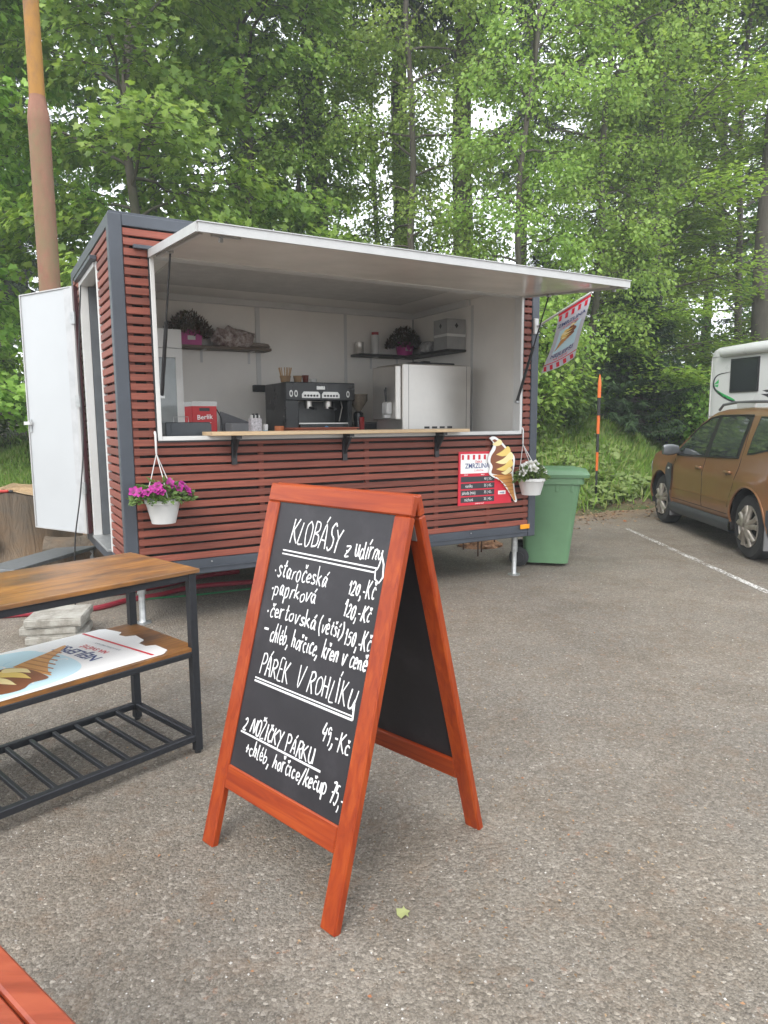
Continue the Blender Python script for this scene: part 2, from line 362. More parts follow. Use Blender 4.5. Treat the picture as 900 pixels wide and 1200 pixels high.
def broadleaf(seed, H, base, Rc, nl, m, k, size, style, mat, bark, r0=0.16, low=0.6, name='crown'):
    """trunk with limbs and side twigs; leaves hang in sprays along the twigs"""
    rng = np.random.default_rng(seed); P, R = trunk_pts(rng, H, r0); tb = MB().tube(P, list(R), 9)
    C, D, N = [], [], []
    for i in range(nl):
        t = (i + rng.uniform(0, 1)) / nl; z = base + (H * 0.97 - base) * t; az = i * 2.4 + rng.uniform(-.5, .5)
        prof = low + (1 - low) * math.sin(min(1, t * 1.6) * 1.57) if t < 0.62 else (1 - (t - 0.62) / 0.42) ** 0.7
        L = max(0.5, Rc * prof * rng.uniform(0.72, 1.15)); el = rng.uniform(0.05, 0.45) + t * 0.6
        j = np.interp(z, P[:, 2], np.arange(len(P))); p0 = np.array([np.interp(j, np.arange(len(P)), P[:, q]) for q in range(3)])
        s = np.linspace(0, 1, 8); dirh = np.array([math.cos(az), math.sin(az), 0])
        sag = {'maple': 0.30, 'birch': 0.42, 'beech': 0.12}[style]
        pts = p0 + np.outer(s * L * math.cos(el), dirh); pts[:, 2] += s * L * math.sin(el) - sag * L * s ** 2
        pts += rng.normal(0, 0.03 * L, pts.shape) * s[:, None]
        tb.tube(pts, list(np.interp(s, [0, 1], [0.012 + 0.008 * L, 0.005])), 5, cap=False)
        side = np.array([-dirh[1], dirh[0], 0])
        for q in range(m):
            u = 0.22 + 0.78 * (q + rng.uniform(0, 1)) / m; b0 = np.array([np.interp(u, s, pts[:, a]) for a in range(3)])
            sg = 1 if q % 2 else -1; tl = L * (0.16 + 0.36 * (1 - u)) * rng.uniform(0.6, 1.3) + 0.18
            td = dirh * rng.uniform(0.3, 1.0) + side * sg * rng.uniform(0.3, 1.1) + np.array([0, 0, rng.uniform(-.35, .3)]); td /= np.linalg.norm(td)
            ends = b0 + td * tl + np.array([0, 0, -sag * 0.5 * tl]); tb.tube([b0, (b0 + ends) / 2 + [0, 0, 0.04], ends], [0.009, 0.006, 0.003], 3, cap=False)
            w_ = rng.uniform(0.1, 1, k) ** 0.8; c = b0 + np.outer(w_, ends - b0)
            spread = {'maple': (0.125, 0.12), 'birch': (0.115, 0.13), 'beech': (0.20, 0.035)}[style]
            off = rng.normal(0, 1, (k, 3)) * [spread[0], spread[0], spread[1]]
            if style == 'birch': off[:, 2] -= np.abs(rng.normal(0, 0.16, k))
            c = c + off; C.append(c)
            out = td + rng.normal(0, 0.55, (k, 3))
            if style == 'maple': out[:, 2] -= 0.55; nn = np.array([0, 0, 1]) + dirh * 0.75 + rng.normal(0, 0.35, (k, 3))
            elif style == 'birch': out[:, 2] -= 0.6; nn = rng.normal(0, 0.6, (k, 3)) + [0, 0, 0.5]
            else: out[:, 2] *= 0.3; nn = np.array([0, 0, 1]) + rng.normal(0, 0.25, (k, 3))
            D.append(out); N.append(nn)
    C, D, N = map(np.concatenate, (C, D, N)); sz = size * rng.uniform(0.6, 1.25, len(C))
    return tb, leaves_mesh(name, C, D, N, sz, 0.36, 0.1, 'lobed' if style == 'maple' else 'rhomb')

def conifer(seed, H, base, Rc, nb, kt, r0=0.2, size=0.32, droop=0.45):
    rng = np.random.default_rng(seed); P, R = trunk_pts(rng, H, r0, 0.06); tb = MB().tube(P, list(R), 10)
    C, D, N = [], [], []
    for i in range(nb):
        t = (i + rng.uniform()) / nb; z = base + (H * 0.985 - base) * t; az = rng.uniform(0, 6.28)
        L = (Rc * (1 - t) ** 0.75 + 0.15) * rng.uniform(0.7, 1.15); dirh = np.array([math.cos(az), math.sin(az), 0]); side = np.array([-dirh[1], dirh[0], 0])
        s = np.linspace(0, 1, 6); pts = np.array([0, 0, z]) + np.outer(s * L, dirh); pts[:, 2] += -droop * L * s + 0.30 * L * s ** 2
        tb.tube(pts, list(np.interp(s, [0, 1], [0.02 + 0.008 * L, 0.004])), 4, cap=False)
        n = max(6, int(kt * L / Rc)); u = rng.uniform(0.12, 1.0, n); c = np.stack([np.interp(u, s, pts[:, a]) for a in range(3)], 1)
        sg = rng.choice([-1, 1], n)
        out = side * (sg * rng.uniform(0.3, 1, n))[:, None] + dirh * rng.uniform(0.3, 1, n)[:, None]; out[:, 2] -= rng.uniform(0.1, 0.9, n)
        for r_ in range(2):
            C.append(c + unit(out) * (r_ * size * 0.6) + rng.normal(0, 0.025, (n, 3))); D.append(out + rng.normal(0, 0.2, out.shape)); N.append(np.array([0, 0, 1]) + rng.normal(0, 0.5, (n, 3)))
    C, D, N = map(np.concatenate, (C, D, N))
    return tb, leaves_mesh('crown', C, D, N, size * rng.uniform(0.6, 1.3, len(C)), 0.11, 0.03, 'sliver')

def shrub(seed, H, Rc, ns, k, size, style='maple'):
    rng = np.random.default_rng(seed); tb = MB(); C, D, N = [], [], []
    for i in range(ns):
        az = rng.uniform(0, 6.28); rr = Rc * math.sqrt(rng.uniform(0.02, 1)); hh = H * rng.uniform(0.45, 1.05) * (1 - 0.45 * (rr / Rc) ** 2)
        e = np.array([math.cos(az) * rr, math.sin(az) * rr, hh]); b0 = np.array([e[0] * 0.25, e[1] * 0.25, -0.1]); mid = (b0 + e) / 2 + [e[0] * -.1, e[1] * -.1, 0.12 * H]
        tb.tube([b0, mid, e], [0.016, 0.01, 0.004], 4, cap=False)
        u = rng.uniform(0.2, 1.05, k)[:, None]; c = (1 - u) ** 2 * b0 + 2 * u * (1 - u) * mid + u * u * e + rng.normal(0, 0.14, (k, 3))
        c[:, 2] = np.maximum(c[:, 2], 0.02)
        o = np.array([math.cos(az), math.sin(az), 0]) + rng.normal(0, 0.6, (k, 3)); o[:, 2] -= 0.35
        C.append(c); D.append(o); N.append(np.array([0, 0, 1]) + 0.5 * np.array([math.cos(az), math.sin(az), 0]) + rng.normal(0, 0.4, (k, 3)))
    C, D, N = map(np.concatenate, (C, D, N))
    return tb, leaves_mesh('foliage', C, D, N, size * rng.uniform(0.6, 1.25, len(C)), 0.38, 0.1)

PROTO = {}
def proto(key, fn, bark, leaf):
    tb, crown = fn(); crown.materials.append(leaf)
    tm = bpy.data.meshes.new('trunk'); tm.from_pydata(tb.v, [], tb.f); tm.update(); tm.shade_smooth(); tm.materials.append(bark)
    PROTO[key] = (tm, crown)
proto('maple_a', lambda: broadleaf(1, 13.5, 0.9, 3.0, 54, 15, 34, 0.125, 'maple', None, None, 0.13), BARK, L_MAPLE)
proto('maple_b', lambda: broadleaf(2, 12.5, 0.8, 2.7, 52, 15, 34, 0.12, 'maple', None, None, 0.11), BARK, L_MAPLE)
proto('birch_a', lambda: broadleaf(3, 15.0, 1.6, 2.2, 60, 10, 58, 0.09, 'birch', None, None, 0.09), BARK, L_BIRCH)
proto('birch_b', lambda: broadleaf(4, 14.0, 0.8, 2.0, 58, 9, 58, 0.09, 'birch', None, None, 0.075), BARK, L_BIRCH)
proto('beech_a', lambda: broadleaf(5, 13.0, 0.5, 2.9, 50, 15, 48, 0.105, 'beech', None, None, 0.10), BARK, L_BEECH)
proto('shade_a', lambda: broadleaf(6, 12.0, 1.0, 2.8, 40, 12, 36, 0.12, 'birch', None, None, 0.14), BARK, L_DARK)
proto('spruce_a', lambda: conifer(7, 24, 3.0, 2.4, 260, 80, 0.22, 0.24), BARK_S, L_NEEDLE)
proto('spruce_b', lambda: conifer(8, 22, 7.5, 2.1, 190, 80, 0.20, 0.24), BARK_S, L_NEEDLE)
proto('pine_tall', lambda: conifer(9, 24, 9.5, 2.6, 150, 60, 0.30), BARK_S, L_NEEDLE)
proto('spruce_young', lambda: conifer(10, 5.2, 0.25, 1.7, 190, 190, 0.07, 0.13, 0.25), BARK_S, L_NEEDLE)
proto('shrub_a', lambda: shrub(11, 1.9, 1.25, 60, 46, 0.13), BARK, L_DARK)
proto('shrub_b', lambda: shrub(12, 1.5, 1.1, 60, 46, 0.10), BARK, L_BEECH)
proto('shrub_c', lambda: shrub(13, 2.6, 1.4, 70, 50, 0.12), BARK, L_MAPLE)

def plant(key, name, label, cat, x, y, rz=0, sc=1.0, group=None, tilt=0.0, sz=1.0, parts=('trunk', 'crown')):
    tm, cm = PROTO[key]; z = float(terr(x, y))
    e = thing(name, label, cat, (x, y, z), rz, group); e.rotation_euler = (tilt, 0, rz); e.scale = (sc, sc, sc * sz)
    for nm, me in zip(parts, (tm, cm)):
        o = bpy.data.objects.new(nm, me); COL.objects.link(o); o.parent = e
    return e
FG = 'trees along the bank'
T = [  # key, name, label, x, y, rz, scale
 ('maple_a', 'maple_tree', 'bright green maple spreading behind the open white trailer door', -7.4, 12.2, 0.3, 1.0),
 ('maple_b', 'maple_tree', 'bright maple with drooping leaf clumps above the trailer left roof corner', -4.1, 12.6, 2.0, 1.0),
 ('maple_a', 'maple_tree', 'large maple beyond the rusty lamp post, half hidden by others', -10.2, 14.8, 4.0, 1.1),
 ('maple_b', 'maple_tree', 'maple leaning over the middle of the trailer roof', -3.0, 14.4, 4.4, 1.0),
 ('birch_b', 'birch_tree', 'thin birch before the tall grey spruce trunk behind the trailer', -1.5, 14.9, 3.3, 0.95),
 ('birch_a', 'birch_tree', 'fine-leaved slender birch behind the middle of the raised awning', 0.9, 14.6, 1.0, 1.0),
 ('birch_b', 'birch_tree', 'slender yellow-green birch above the free corner of the awning', 2.9, 13.9, 2.6, 1.0),
 ('birch_a', 'birch_tree', 'tall pale green birch rising behind the flag', 4.3, 15.2, 3.9, 1.0),
 ('beech_a', 'beech_tree', 'layered light green beech behind the striped snow pole', 5.7, 15.8, 0.4, 1.05),
 ('beech_a', 'beech_tree', 'layered beech growing above the white motorhome', 8.7, 17.0, 2.2, 1.05),
 ('birch_b', 'birch_tree', 'narrow birch between the beeches and the snow pole', 6.6, 18.6, 5.0, 1.15),
 ('birch_b', 'birch_tree', 'narrow birch set back behind the trailer centre', -0.3, 17.6, 0.7, 1.1),
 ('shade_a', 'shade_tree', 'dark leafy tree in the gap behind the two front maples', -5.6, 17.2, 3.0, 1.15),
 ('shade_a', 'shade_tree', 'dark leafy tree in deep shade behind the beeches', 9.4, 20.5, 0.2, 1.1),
 ('spruce_a', 'spruce_tree', None, -11.5, 21.5, 0.0, 1.0), ('spruce_b', 'spruce_tree', None, -7.6, 23.0, 1.0, 1.05),
 ('spruce_a', 'spruce_tree', None, -4.2, 22.4, 2.0, 1.0), 
 ('spruce_b', 'spruce_tree', None, 4.9, 24.5, 5.0, 1.0), ('spruce_a', 'spruce_tree', None, 8.0, 23.5, 4.0, 1.0),
 ('spruce_a', 'spruce_tree', None, 12.5, 23.0, 5.5, 1.0), 
 ('spruce_a', 'spruce_tree', None, 11.0, 29.0, 2.5, 1.1), ('spruce_a', 'spruce_tree', None, -14.0, 28.0, 2.5, 1.1),
 ('pine_tall', 'tall_spruce', 'tall grey spruce trunk standing bare behind the middle of the trailer', -1.55, 16.4, 0.0, 1.0),
 ('pine_tall', 'tall_spruce', 'straight dark spruce trunk seen through the gap above the awning', 0.55, 19.0, 1.0, 0.95),
 ('pine_tall', 'tall_spruce', 'straight bare spruce trunk beside the pale birches over the awning', 2.0, 17.2, 2.0, 0.95),
 ('pine_tall', 'tall_spruce', 'thick grey bare trunk rising behind the motorhome roof', 8.28, 15.2, 3.0, 1.15),
]
for key, nm, lb, x, y, rz, sc in T:
    plant(key, nm, lb or 'dark tall spruce at the back of the forest', 'tree', x, y, rz, sc, group=None if lb else 'spruces at the back of the forest')
plant('spruce_young', 'young_spruce', 'young dark spruce with low branches behind the snow pole', 'tree', 5.6, 15.6, 0, 0.8)
plant('spruce_young', 'young_spruce', 'young dark spruce squeezed behind the green wheelie bin', 'tree', 3.6, 16.4, 2, 0.7)
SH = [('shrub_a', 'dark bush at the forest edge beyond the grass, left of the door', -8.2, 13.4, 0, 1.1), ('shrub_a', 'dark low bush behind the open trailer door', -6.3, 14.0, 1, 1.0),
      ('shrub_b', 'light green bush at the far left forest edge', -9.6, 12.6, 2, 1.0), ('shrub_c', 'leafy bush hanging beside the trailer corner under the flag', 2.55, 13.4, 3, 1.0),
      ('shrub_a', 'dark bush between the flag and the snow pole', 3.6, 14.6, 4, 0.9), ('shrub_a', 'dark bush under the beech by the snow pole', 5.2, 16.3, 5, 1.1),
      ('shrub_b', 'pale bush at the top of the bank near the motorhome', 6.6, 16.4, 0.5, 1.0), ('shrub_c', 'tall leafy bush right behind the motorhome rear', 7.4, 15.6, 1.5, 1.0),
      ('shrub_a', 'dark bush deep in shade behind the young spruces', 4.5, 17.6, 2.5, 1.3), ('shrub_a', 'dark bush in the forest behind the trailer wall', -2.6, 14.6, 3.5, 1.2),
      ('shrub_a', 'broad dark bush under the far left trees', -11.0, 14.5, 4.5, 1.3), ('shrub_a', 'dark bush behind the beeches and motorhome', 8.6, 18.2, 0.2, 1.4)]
for key, lb, x, y, rz, sc in SH: plant(key, 'bush', lb, 'bush', x, y, rz, sc, parts=('stems', 'foliage'))

# bank cover: butterbur leaves, grass, dry litter
def scatter(rng, n, x0, x1, d0, d1):
    x = rng.uniform(x0, x1, n); d = rng.uniform(d0, d1, n); y = np.interp(x, _ex, _ey) + d; return x, y, d
rng = np.random.default_rng(21)
x, y, d = scatter(rng, 14000, 1.8, 9.5, 0.3, 5.0)
patch = np.sin(x * 1.7 + 1) + np.sin(y * 1.9 + x * 0.6) + rng.normal(0, 0.5, len(x)); keep = (patch > -0.35) ; x, y, d = x[keep], y[keep], d[keep]
n = len(x); z = terr(x, y) + rng.uniform(0.03, 0.28, n)
C = np.stack([x, y, z], 1); D = rng.normal(0, 1, (n, 3)); D[:, 2] = rng.normal(-0.1, 0.25, n); N = np.array([0, -0.35, 1]) + rng.normal(0, 0.3, (n, 3))
me = leaves_mesh('butterbur_cover', C, D, N, rng.choice([0.6, 0.8, 1.0, 1.5], n, p=[.35, .35, .2, .1]) * rng.uniform(0.07, 0.14, n), shape='round'); tag(link('butterbur_cover', me, L_BUTTER), 'low mass of round butterbur leaves on the bank beside the car', 'ground cover', kind='stuff')
def grass(name, label, seed, n, x0, x1, d0, d1, h0, h1, thin=None):
    rng = np.random.default_rng(seed); x, y, d = scatter(rng, n, x0, x1, d0, d1)
    # tufts
    k = rng.integers(0, len(x), len(x)); x = x * 0.35 + x[k // 6 * 6] * 0.65 + rng.normal(0, 0.05, n); y = y * 0.35 + y[k // 6 * 6] * 0.65 + rng.normal(0, 0.05, n)
    dd = y - np.interp(x, _ex, _ey); ok = dd > d0 * 0.8; x, y = x[ok], y[ok]; n = len(x)
    C = np.stack([x, y, terr(x, y) - 0.01], 1); D = np.stack([rng.normal(0, 0.33, n), rng.normal(0, 0.33, n), np.ones(n)], 1); N = rng.normal(0, 1, (n, 3))
    me = leaves_mesh(name, C, D, N, rng.uniform(h0, h1, n), 0.035, 0.10, 'sliver'); return tag(link(name, me, L_GRASS), label, 'grass', kind='stuff')
grass('bank_grass', 'tall grass blades growing through the bank behind the car', 31, 60000, 1.5, 10, 0.1, 6, 0.10, 0.36)
grass('meadow_grass', 'tall pale grass along the top of the bank below the bushes', 33, 16000, 1.5, 10, 2.2, 6, 0.2, 0.46)
grass('lawn_grass', 'short bright grass beside the forest, left of the trailer', 32, 60000, -14, -2.5, 0.0, 5.0, 0.05, 0.16)
b = NB('dry_litter'); ge = b.n('ShaderNodeNewGeometry')
b.bsdf(b.ramp(ge.outputs['Random Per Island'], [(0, (0.10, 0.06, 0.03)), (0.4, (0.22, 0.14, 0.075)), (0.8, (0.34, 0.24, 0.14)), (1, (0.28, 0.10, 0.04))]), 0.9); LITTER = b.m
rng = np.random.default_rng(41)
x, y, d = scatter(rng, 9000, -9, 9, -1.3, 1.2); keep = rng.uniform(size=len(x)) < np.exp(-(d / 0.7) ** 2); x, y = x[keep], y[keep]; n = len(x)
NF = 2600; yf = 1.0 + 8 * rng.uniform(size=NF) ** 1.5; xf = rng.uniform(-0.6, 1, NF) * (0.4 + yf * 0.62); _c = rng.integers(0, NF, NF) // 40 * 40; xf = xf * 0.45 + xf[_c] * 0.55; yf = yf * 0.45 + yf[_c] * 0.55; x = np.concatenate([x, xf]); y = np.concatenate([y, yf]); n = len(x)
z = np.maximum(terr(x, y), 0) + 0.006; C = np.stack([x, y, z + rng.uniform(0, .006, n)], 1); D = rng.normal(0, 1, (n, 3)); D[:, 2] *= 0.12; N = np.array([0, 0, 1.]) + rng.normal(0, 0.2, (n, 3))
me = leaves_mesh('dry_leaf_litter', C, D, N, np.concatenate([rng.uniform(0.02, 0.07, n - NF), rng.uniform(0.004, 0.016, NF)]), 0.3); tag(link('dry_leaf_litter', me, LITTER), 'dry brown leaf litter strewn along the asphalt edge', 'litter', kind='stuff')
# loose grit on the asphalt near the board
rng = np.random.default_rng(51); n = 9000
yy = 0.7 + 6.0 * rng.uniform(size=n) ** 1.6; xx = rng.uniform(-1, 1, n) * (0.35 + yy * 0.62)
r = rng.uniform(0.0012, 0.0036, n) * rng.choice([1, 1, 1, 1.6], n); A = rng.uniform(0, 6.28, n)
base = np.array([(1, 0, 0), (0.2, 0.9, 0.05), (-0.95, 0.25, 0), (-0.1, -0.85, 0), (0.1, 0.05, 0.75)])
V = np.zeros((n, 5, 3)); ca, sa = np.cos(A), np.sin(A)
for i, p in enumerate(base):
    j = rng.uniform(0.75, 1.25, (n, 3)); V[:, i, 0] = xx + r * (p[0] * ca - p[1] * sa) * j[:, 0]; V[:, i, 1] = yy + r * (p[0] * sa + p[1] * ca) * j[:, 1]; V[:, i, 2] = r * p[2] * j[:, 2] - (0.0004 if p[2] == 0 else 0)
F = np.array([[0, 1, 4], [1, 2, 4], [2, 3, 4], [3, 0, 4]]); Tr = (F[None] + (np.arange(n) * 5)[:, None, None]).reshape(-1, 3)
me = bpy.data.meshes.new('loose_grit'); me.from_pydata(V.reshape(-1, 3).tolist(), [], Tr.tolist()); me.update()
b = NB('grit_stone'); ge = b.n('ShaderNodeNewGeometry')
b.bsdf(b.ramp(ge.outputs['Random Per Island'], [(0, (0.09, 0.08, 0.07)), (0.5, (0.22, 0.2, 0.18)), (0.85, (0.36, 0.34, 0.31)), (1, (0.6, 0.58, 0.55))]), 0.85)
tag(link('loose_grit', me, b.m), 'loose pale grit and tiny stones on the asphalt', 'grit', kind='stuff')
# ------------------------------------------------------------------ the food trailer (local axes: x along the front, y inwards, z up from the chassis)
TW, TD, TH = 3.781, 2.154, 2.492
TLOC, TYAW = (-1.8054, 4.7468, 0.3872), 0.5238
tr = thing('food_trailer', 'red slatted snack trailer with raised awning and serving hatch', 'food trailer', (TLOC[0], TLOC[1], 0), TYAW)
Z0 = TLOC[2]
def tl(u, v, wz): return (u, v, wz + Z0)           # trailer-local point (the Empty stands on the ground)
def TWd(u, v, wz):                                  # world point
    c, s = math.cos(TYAW), math.sin(TYAW); return Vector((TLOC[0] + u * c - v * s, TLOC[1] + u * s + v * c, wz + Z0))
def tbox(name, mat, u0, u1, v0, v1, w0, w1, bev=0.0, parent=tr, smooth=False):
    return MB().box(u0, u1, v0, v1, w0 + Z0, w1 + Z0, bev).build(name, mat, parent, smooth)
# frame
PW = 0.088
for (u0, u1, v0, v1) in ((0, PW, 0, PW), (TW - PW, TW, 0, PW), (0, PW, TD - PW, TD), (TW - PW, TW, TD - PW, TD)):
    tbox('corner_post', ANTH, u0, u1, v0, v1, 0.0, TH - 0.002, 0.005)
for (u0, u1, v0, v1) in ((PW, TW - PW, 0.002, PW), (PW, TW - PW, TD - PW, TD - 0.002), (0.002, PW, PW, TD - PW), (TW - PW, TW - 0.002, PW, TD - PW)):
    tbox('roof_beam', ANTH, u0, u1, v0, v1, TH - 0.078, TH - 0.004, 0.004)
    tbox('chassis_beam', ANTH, u0, u1, v0 + (0.004 if v1 < 1 else 0), v1, 0.0, 0.112, 0.006)
tbox('chassis_lip', ANTH, PW, TW - PW, -0.006, 0.004, 0.045, 0.052)
tbox('roof', ANTH, 0.01, TW - 0.01, 0.01, TD - 0.01, TH - 0.003, TH + 0.012)
tbox('underside', DARK, PW, TW - PW, PW, TD - PW, 0.01, 0.045)
# window opening
WU0, WU1, WW0, WW1 = 0.262, 3.572, 0.985, 2.262
# dark backing behind the slats, and white inner wall
for (u0, u1, w0, w1) in ((PW, WU0, 0.11, 2.42), (WU1, TW - PW, 0.11, 2.42), (WU0, WU1, 0.11, WW0), (WU0, WU1, WW1, 2.42)):
    tbox('wall_backing', DARK, u0, u1, 0.052, 0.062, w0, w1)
    tbox('inner_wall', WHITE, u0, u1, 0.063, 0.085, w0, w1)
# slats of the front: 36 rows, split round the hatch
PIT, SLH = 0.0640, 0.047
rs = random.Random(5)
_sm = {}
def slat(name, L, mat, parent, loc, along='x', th=0.02):
    key = (round(L, 3), along)
    if key not in _sm:
        m = MB().box(0, L, 0, th, 0, SLH, 0.0035) if along == 'x' else MB().box(0, th, 0, L, 0, SLH, 0.0035)
        me = bpy.data.meshes.new('slat'); me.from_pydata(m.v, [], m.f); me.update(); me.materials.append(mat); _sm[key] = me
    o = link(name, _sm[key], mat, parent); o.location = loc; o.rotation_euler = (0, rs.uniform(-.0012, .0012), rs.uniform(-.0005, .0005)) if along == 'x' else (rs.uniform(-.002, .002), 0, 0)
    return o
for i in range(36):
    w0 = 0.116 + i * PIT
    segs = [(PW + 0.002, TW - PW - 0.002)] if (w0 + SLH < WW0 + 0.03 or w0 > WW1 - 0.01) else [(PW + 0.002, WU0 - 0.014), (WU1 + 0.014, TW - PW - 0.002)]
    for (a, c) in segs: slat('slat', c - a, SLAT, tr, (a, 0.006 + rs.uniform(-.0015, .0015), Z0 + w0 + rs.uniform(-.0015, .0015)))
for (a, c, w0, w1) in ((0.09, 0.132, 0.114, 2.41), (0.205, 0.245, 1.0, 2.26), (3.59, 3.622, 1.0, 2.26), (3.652, 3.692, 0.114, 2.41), (1.0, 1.04, 0.114, WW0), (1.92, 1.96, 0.114, WW0), (2.62, 2.66, 0.114, WW0), (3.2, 3.24, 0.114, WW0)):
    tbox('batten', BATTEN, a, c, 0.0275, 0.051, w0, w1)
# slats of the left side, before and behind the doorway
DV0, DV1 = 0.66, 1.50
for i in range(36):
    w0 = 0.116 + i * PIT; full = w0 > 2.30
    segs = [(PW + 0.002, TD - PW - 0.002)] if full else [(PW + 0.002, DV0 - 0.04), (DV1 + 0.04, TD - PW - 0.002)]
    for (a, c) in segs: slat('slat', c - a, SLAT, tr, (0.006 + rs.uniform(-.0015, .0015), a, Z0 + w0), 'y')
for a in (0.092, 0.30, 0.56, 1.56, 2.0): tbox('batten', BATTEN, 0.0275, 0.051, a, a + 0.04, 0.114, 2.41 if a not in (0.56, 1.56) else 2.29)
for (v0, v1, w0, w1) in ((PW, DV0, 0.11, 2.42), (DV1, TD - PW, 0.11, 2.42), (DV0, DV1, 2.31, 2.42)):
    tbox('wall_backing', DARK, 0.052, 0.062, v0, v1, w0, w1); tbox('inner_wall', WHITE, 0.063, 0.085, v0, v1, w0, w1)
# right end (outside shows only as an edge) and rear
for i in range(36):
    w0 = 0.116 + i * PIT
    slat('slat', TD - 2 * PW - 0.004, SLAT, tr, (TW - 0.026, PW + 0.002, Z0 + w0), 'y')
tbox('wall_backing', DARK, TW - 0.062, TW - 0.052, PW, TD - PW, 0.11, 2.42); tbox('inner_wall', WHITE, TW - 0.085, TW - 0.063, PW, TD - PW, 0.11, 2.42)
tbox('wall_backing', ANTH, PW, TW - PW, TD - 0.04, TD - 0.02, 0.11, 2.42); tbox('inner_wall', WHITE, PW, TW - PW, TD - 0.075, TD - 0.055, 0.11, 2.42)
tbox('inner_floor', plain('grey_lino', (0.2, 0.2, 0.2), 0.6), PW, TW - PW, PW, TD - PW, 0.05, 0.09)
tbox('inner_ceiling', WHITE, PW, TW - PW, PW, TD - PW, 2.365, 2.40)
tbox('ceiling_panel', plain('grey_ceiling', (0.5, 0.49, 0.465), 0.5), 0.55, 3.2, 0.35, 1.55, 2.352, 2.3645)
BV = TD - 0.075
tbox('cable_duct', WFRAME, PW, TW - 0.086, BV - 0.05, BV, 2.30, 2.364, 0.004)
tbox('cable_duct', WFRAME, TW - 0.125, TW - 0.086, 0.95, BV - 0.052, 2.30, 2.364, 0.004)
tbox('cable_duct', WFRAME, 1.74, 1.79, BV - 0.014, BV, 1.50, 2.299, 0.003)
tbox('wall_seam_strip', WFRAME, 2.78, 2.815, BV - 0.006, BV, 0.9, 2.299)
tbox('wall_seam_strip', WFRAME, TW - 0.091, TW - 0.086, 0.90, 0.94, 0.9, 2.30)
tbox('power_box', BLACK, 1.69, 1.83, BV - 0.05, BV, 1.43, 1.50, 0.006)
# white hatch frame
for (u0, u1, w0, w1) in ((WU0 - 0.008, WU0 + 0.022, WW0, WW1), (WU1 - 0.022, WU1 + 0.008, WW0, WW1), (WU0 + 0.022, WU1 - 0.022, WW0, WW0 + 0.03), (WU0 + 0.022, WU1 - 0.022, WW1 - 0.03, WW1)):
    tbox('hatch_frame', WFRAME, u0, u1, -0.012, 0.09, w0, w1, 0.003)
for (u0, u1) in ((WU0 - 0.018, WU0 - 0.0085), (WU1 + 0.0085, WU1 + 0.018)): tbox('hatch_seal', BLACK, u0, u1, -0.004, 0.05, WW0, WW1)
tbox('hatch_seal', BLACK, WU0 - 0.008, WU1 + 0.008, -0.008, 0.05, WW0 - 0.012, WW0 - 0.001)
tbox('rain_gutter', ANTH, 0.15, 3.66, -0.03, 0.004, 2.272, 2.297, 0.003)
# serving shelf on three brackets
tbox('serving_shelf', wood_mat('pale_board', (0.42, 0.29, 0.16), (0.55, 0.40, 0.24), (0.66, 0.50, 0.32), (1, 12, 12), 0.5), 0.60, 2.87, -0.15, 0.12, 1.0165, 1.044, 0.003)
for u in (0.80, 1.72, 2.62):
    m = MB(); m.box(u - 0.02, u + 0.02, -0.012, 0.006, Z0 + 0.80, Z0 + 1.015); m.box(u - 0.02, u + 0.02, -0.135, -0.0125, Z0 + 0.993, Z0 + 1.015)
    m.prism([(-0.0125, 0.85), (-0.0125, 0.99), (-0.12, 0.99), (-0.105, 0.97)], u - 0.008, u + 0.008, lambda a, b_, h: (h, a, b_ + Z0)); m.build('shelf_bracket', BLACK, tr)
# awning: leaf hinged above the hatch, sloping a little down outwards
aw = bpy.data.objects.new('awning_leaf', None)
AL, AS = 1.21, -0.105
def apt(u, s, h): # s 0..1 along the leaf, h above its underside
    return (u, -s * AL + (0.0) , Z0 + 2.222 + s * AS + h)
A0, A1 = 0.256, 3.572
m = MB()
def aslab(u0, u1, s0, s1, h0, h1):
    o = len(m.v); m.v += [apt(u, s, h) for h in (h0, h1) for (u, s) in ((u0, s0), (u1, s0), (u1, s1), (u0, s1))]
    m.f += [tuple(o + i for i in q) for q in ((0, 3, 2, 1), (4, 5, 6, 7), (0, 1, 5, 4), (1, 2, 6, 5), (2, 3, 7, 6), (3, 0, 4, 7))]
aslab(A0 + 0.002, A1 - 0.002, 0.012, 0.99, 0.018, 0.05); awn = m.build('awning', WHITEGLOSS, tr)
m = MB(); aslab(A0, A1, 0.991, 1.012, 0.0, 0.05); m.build('trim', ALU, awn)
m = MB(); aslab(A0 - 0.006, A1 + 0.006, 0.97, 1.018, 0.0505, 0.056); m.build('trim', ALU, awn)
for (u0, u1) in ((A0 - 0.012, A0 + 0.0015), (A1 - 0.0015, A1 + 0.012)):
    m = MB(); aslab(u0, u1, 0.01, 1.0, 0.001, 0.052); m.build('trim', ALU, awn)
m = MB(); aslab(A0 + 0.03, A0 + 0.05, 0.05, 0.93, 0.004, 0.0175); m.build('trim', ALU, awn)
for u in (0.36, 3.5):
    m = MB(); aslab(u, u + 0.16, 0.90, 0.93, 0.004, 0.0175); aslab(u + 0.05, u + 0.07, 0.88, 0.90, -0.02, 0.004); m.build('latch', GALV, awn)
# gas struts
def strut(p, q):
    p, q = Vector(p), Vector(q); a = p.lerp(q, 0.46)
    o = MB().tube([p, a], 0.0065, 8).tube([a, q], 0.0135, 10).build('gas_strut', BLACK, tr, True)
    for e in (p, q): MB().box(e[0] - 0.018, e[0] + 0.018, e[1] - 0.018, e[1] + 0.018, e[2] - 0.012, e[2] + 0.012, 0.004).build('end_fitting', GALV, o)
strut(tl(0.305, -0.385, 2.19), tl(0.300, 0.02, 1.29)); strut(tl(3.56, -0.35, 2.19), tl(3.54, 0.02, 1.285))
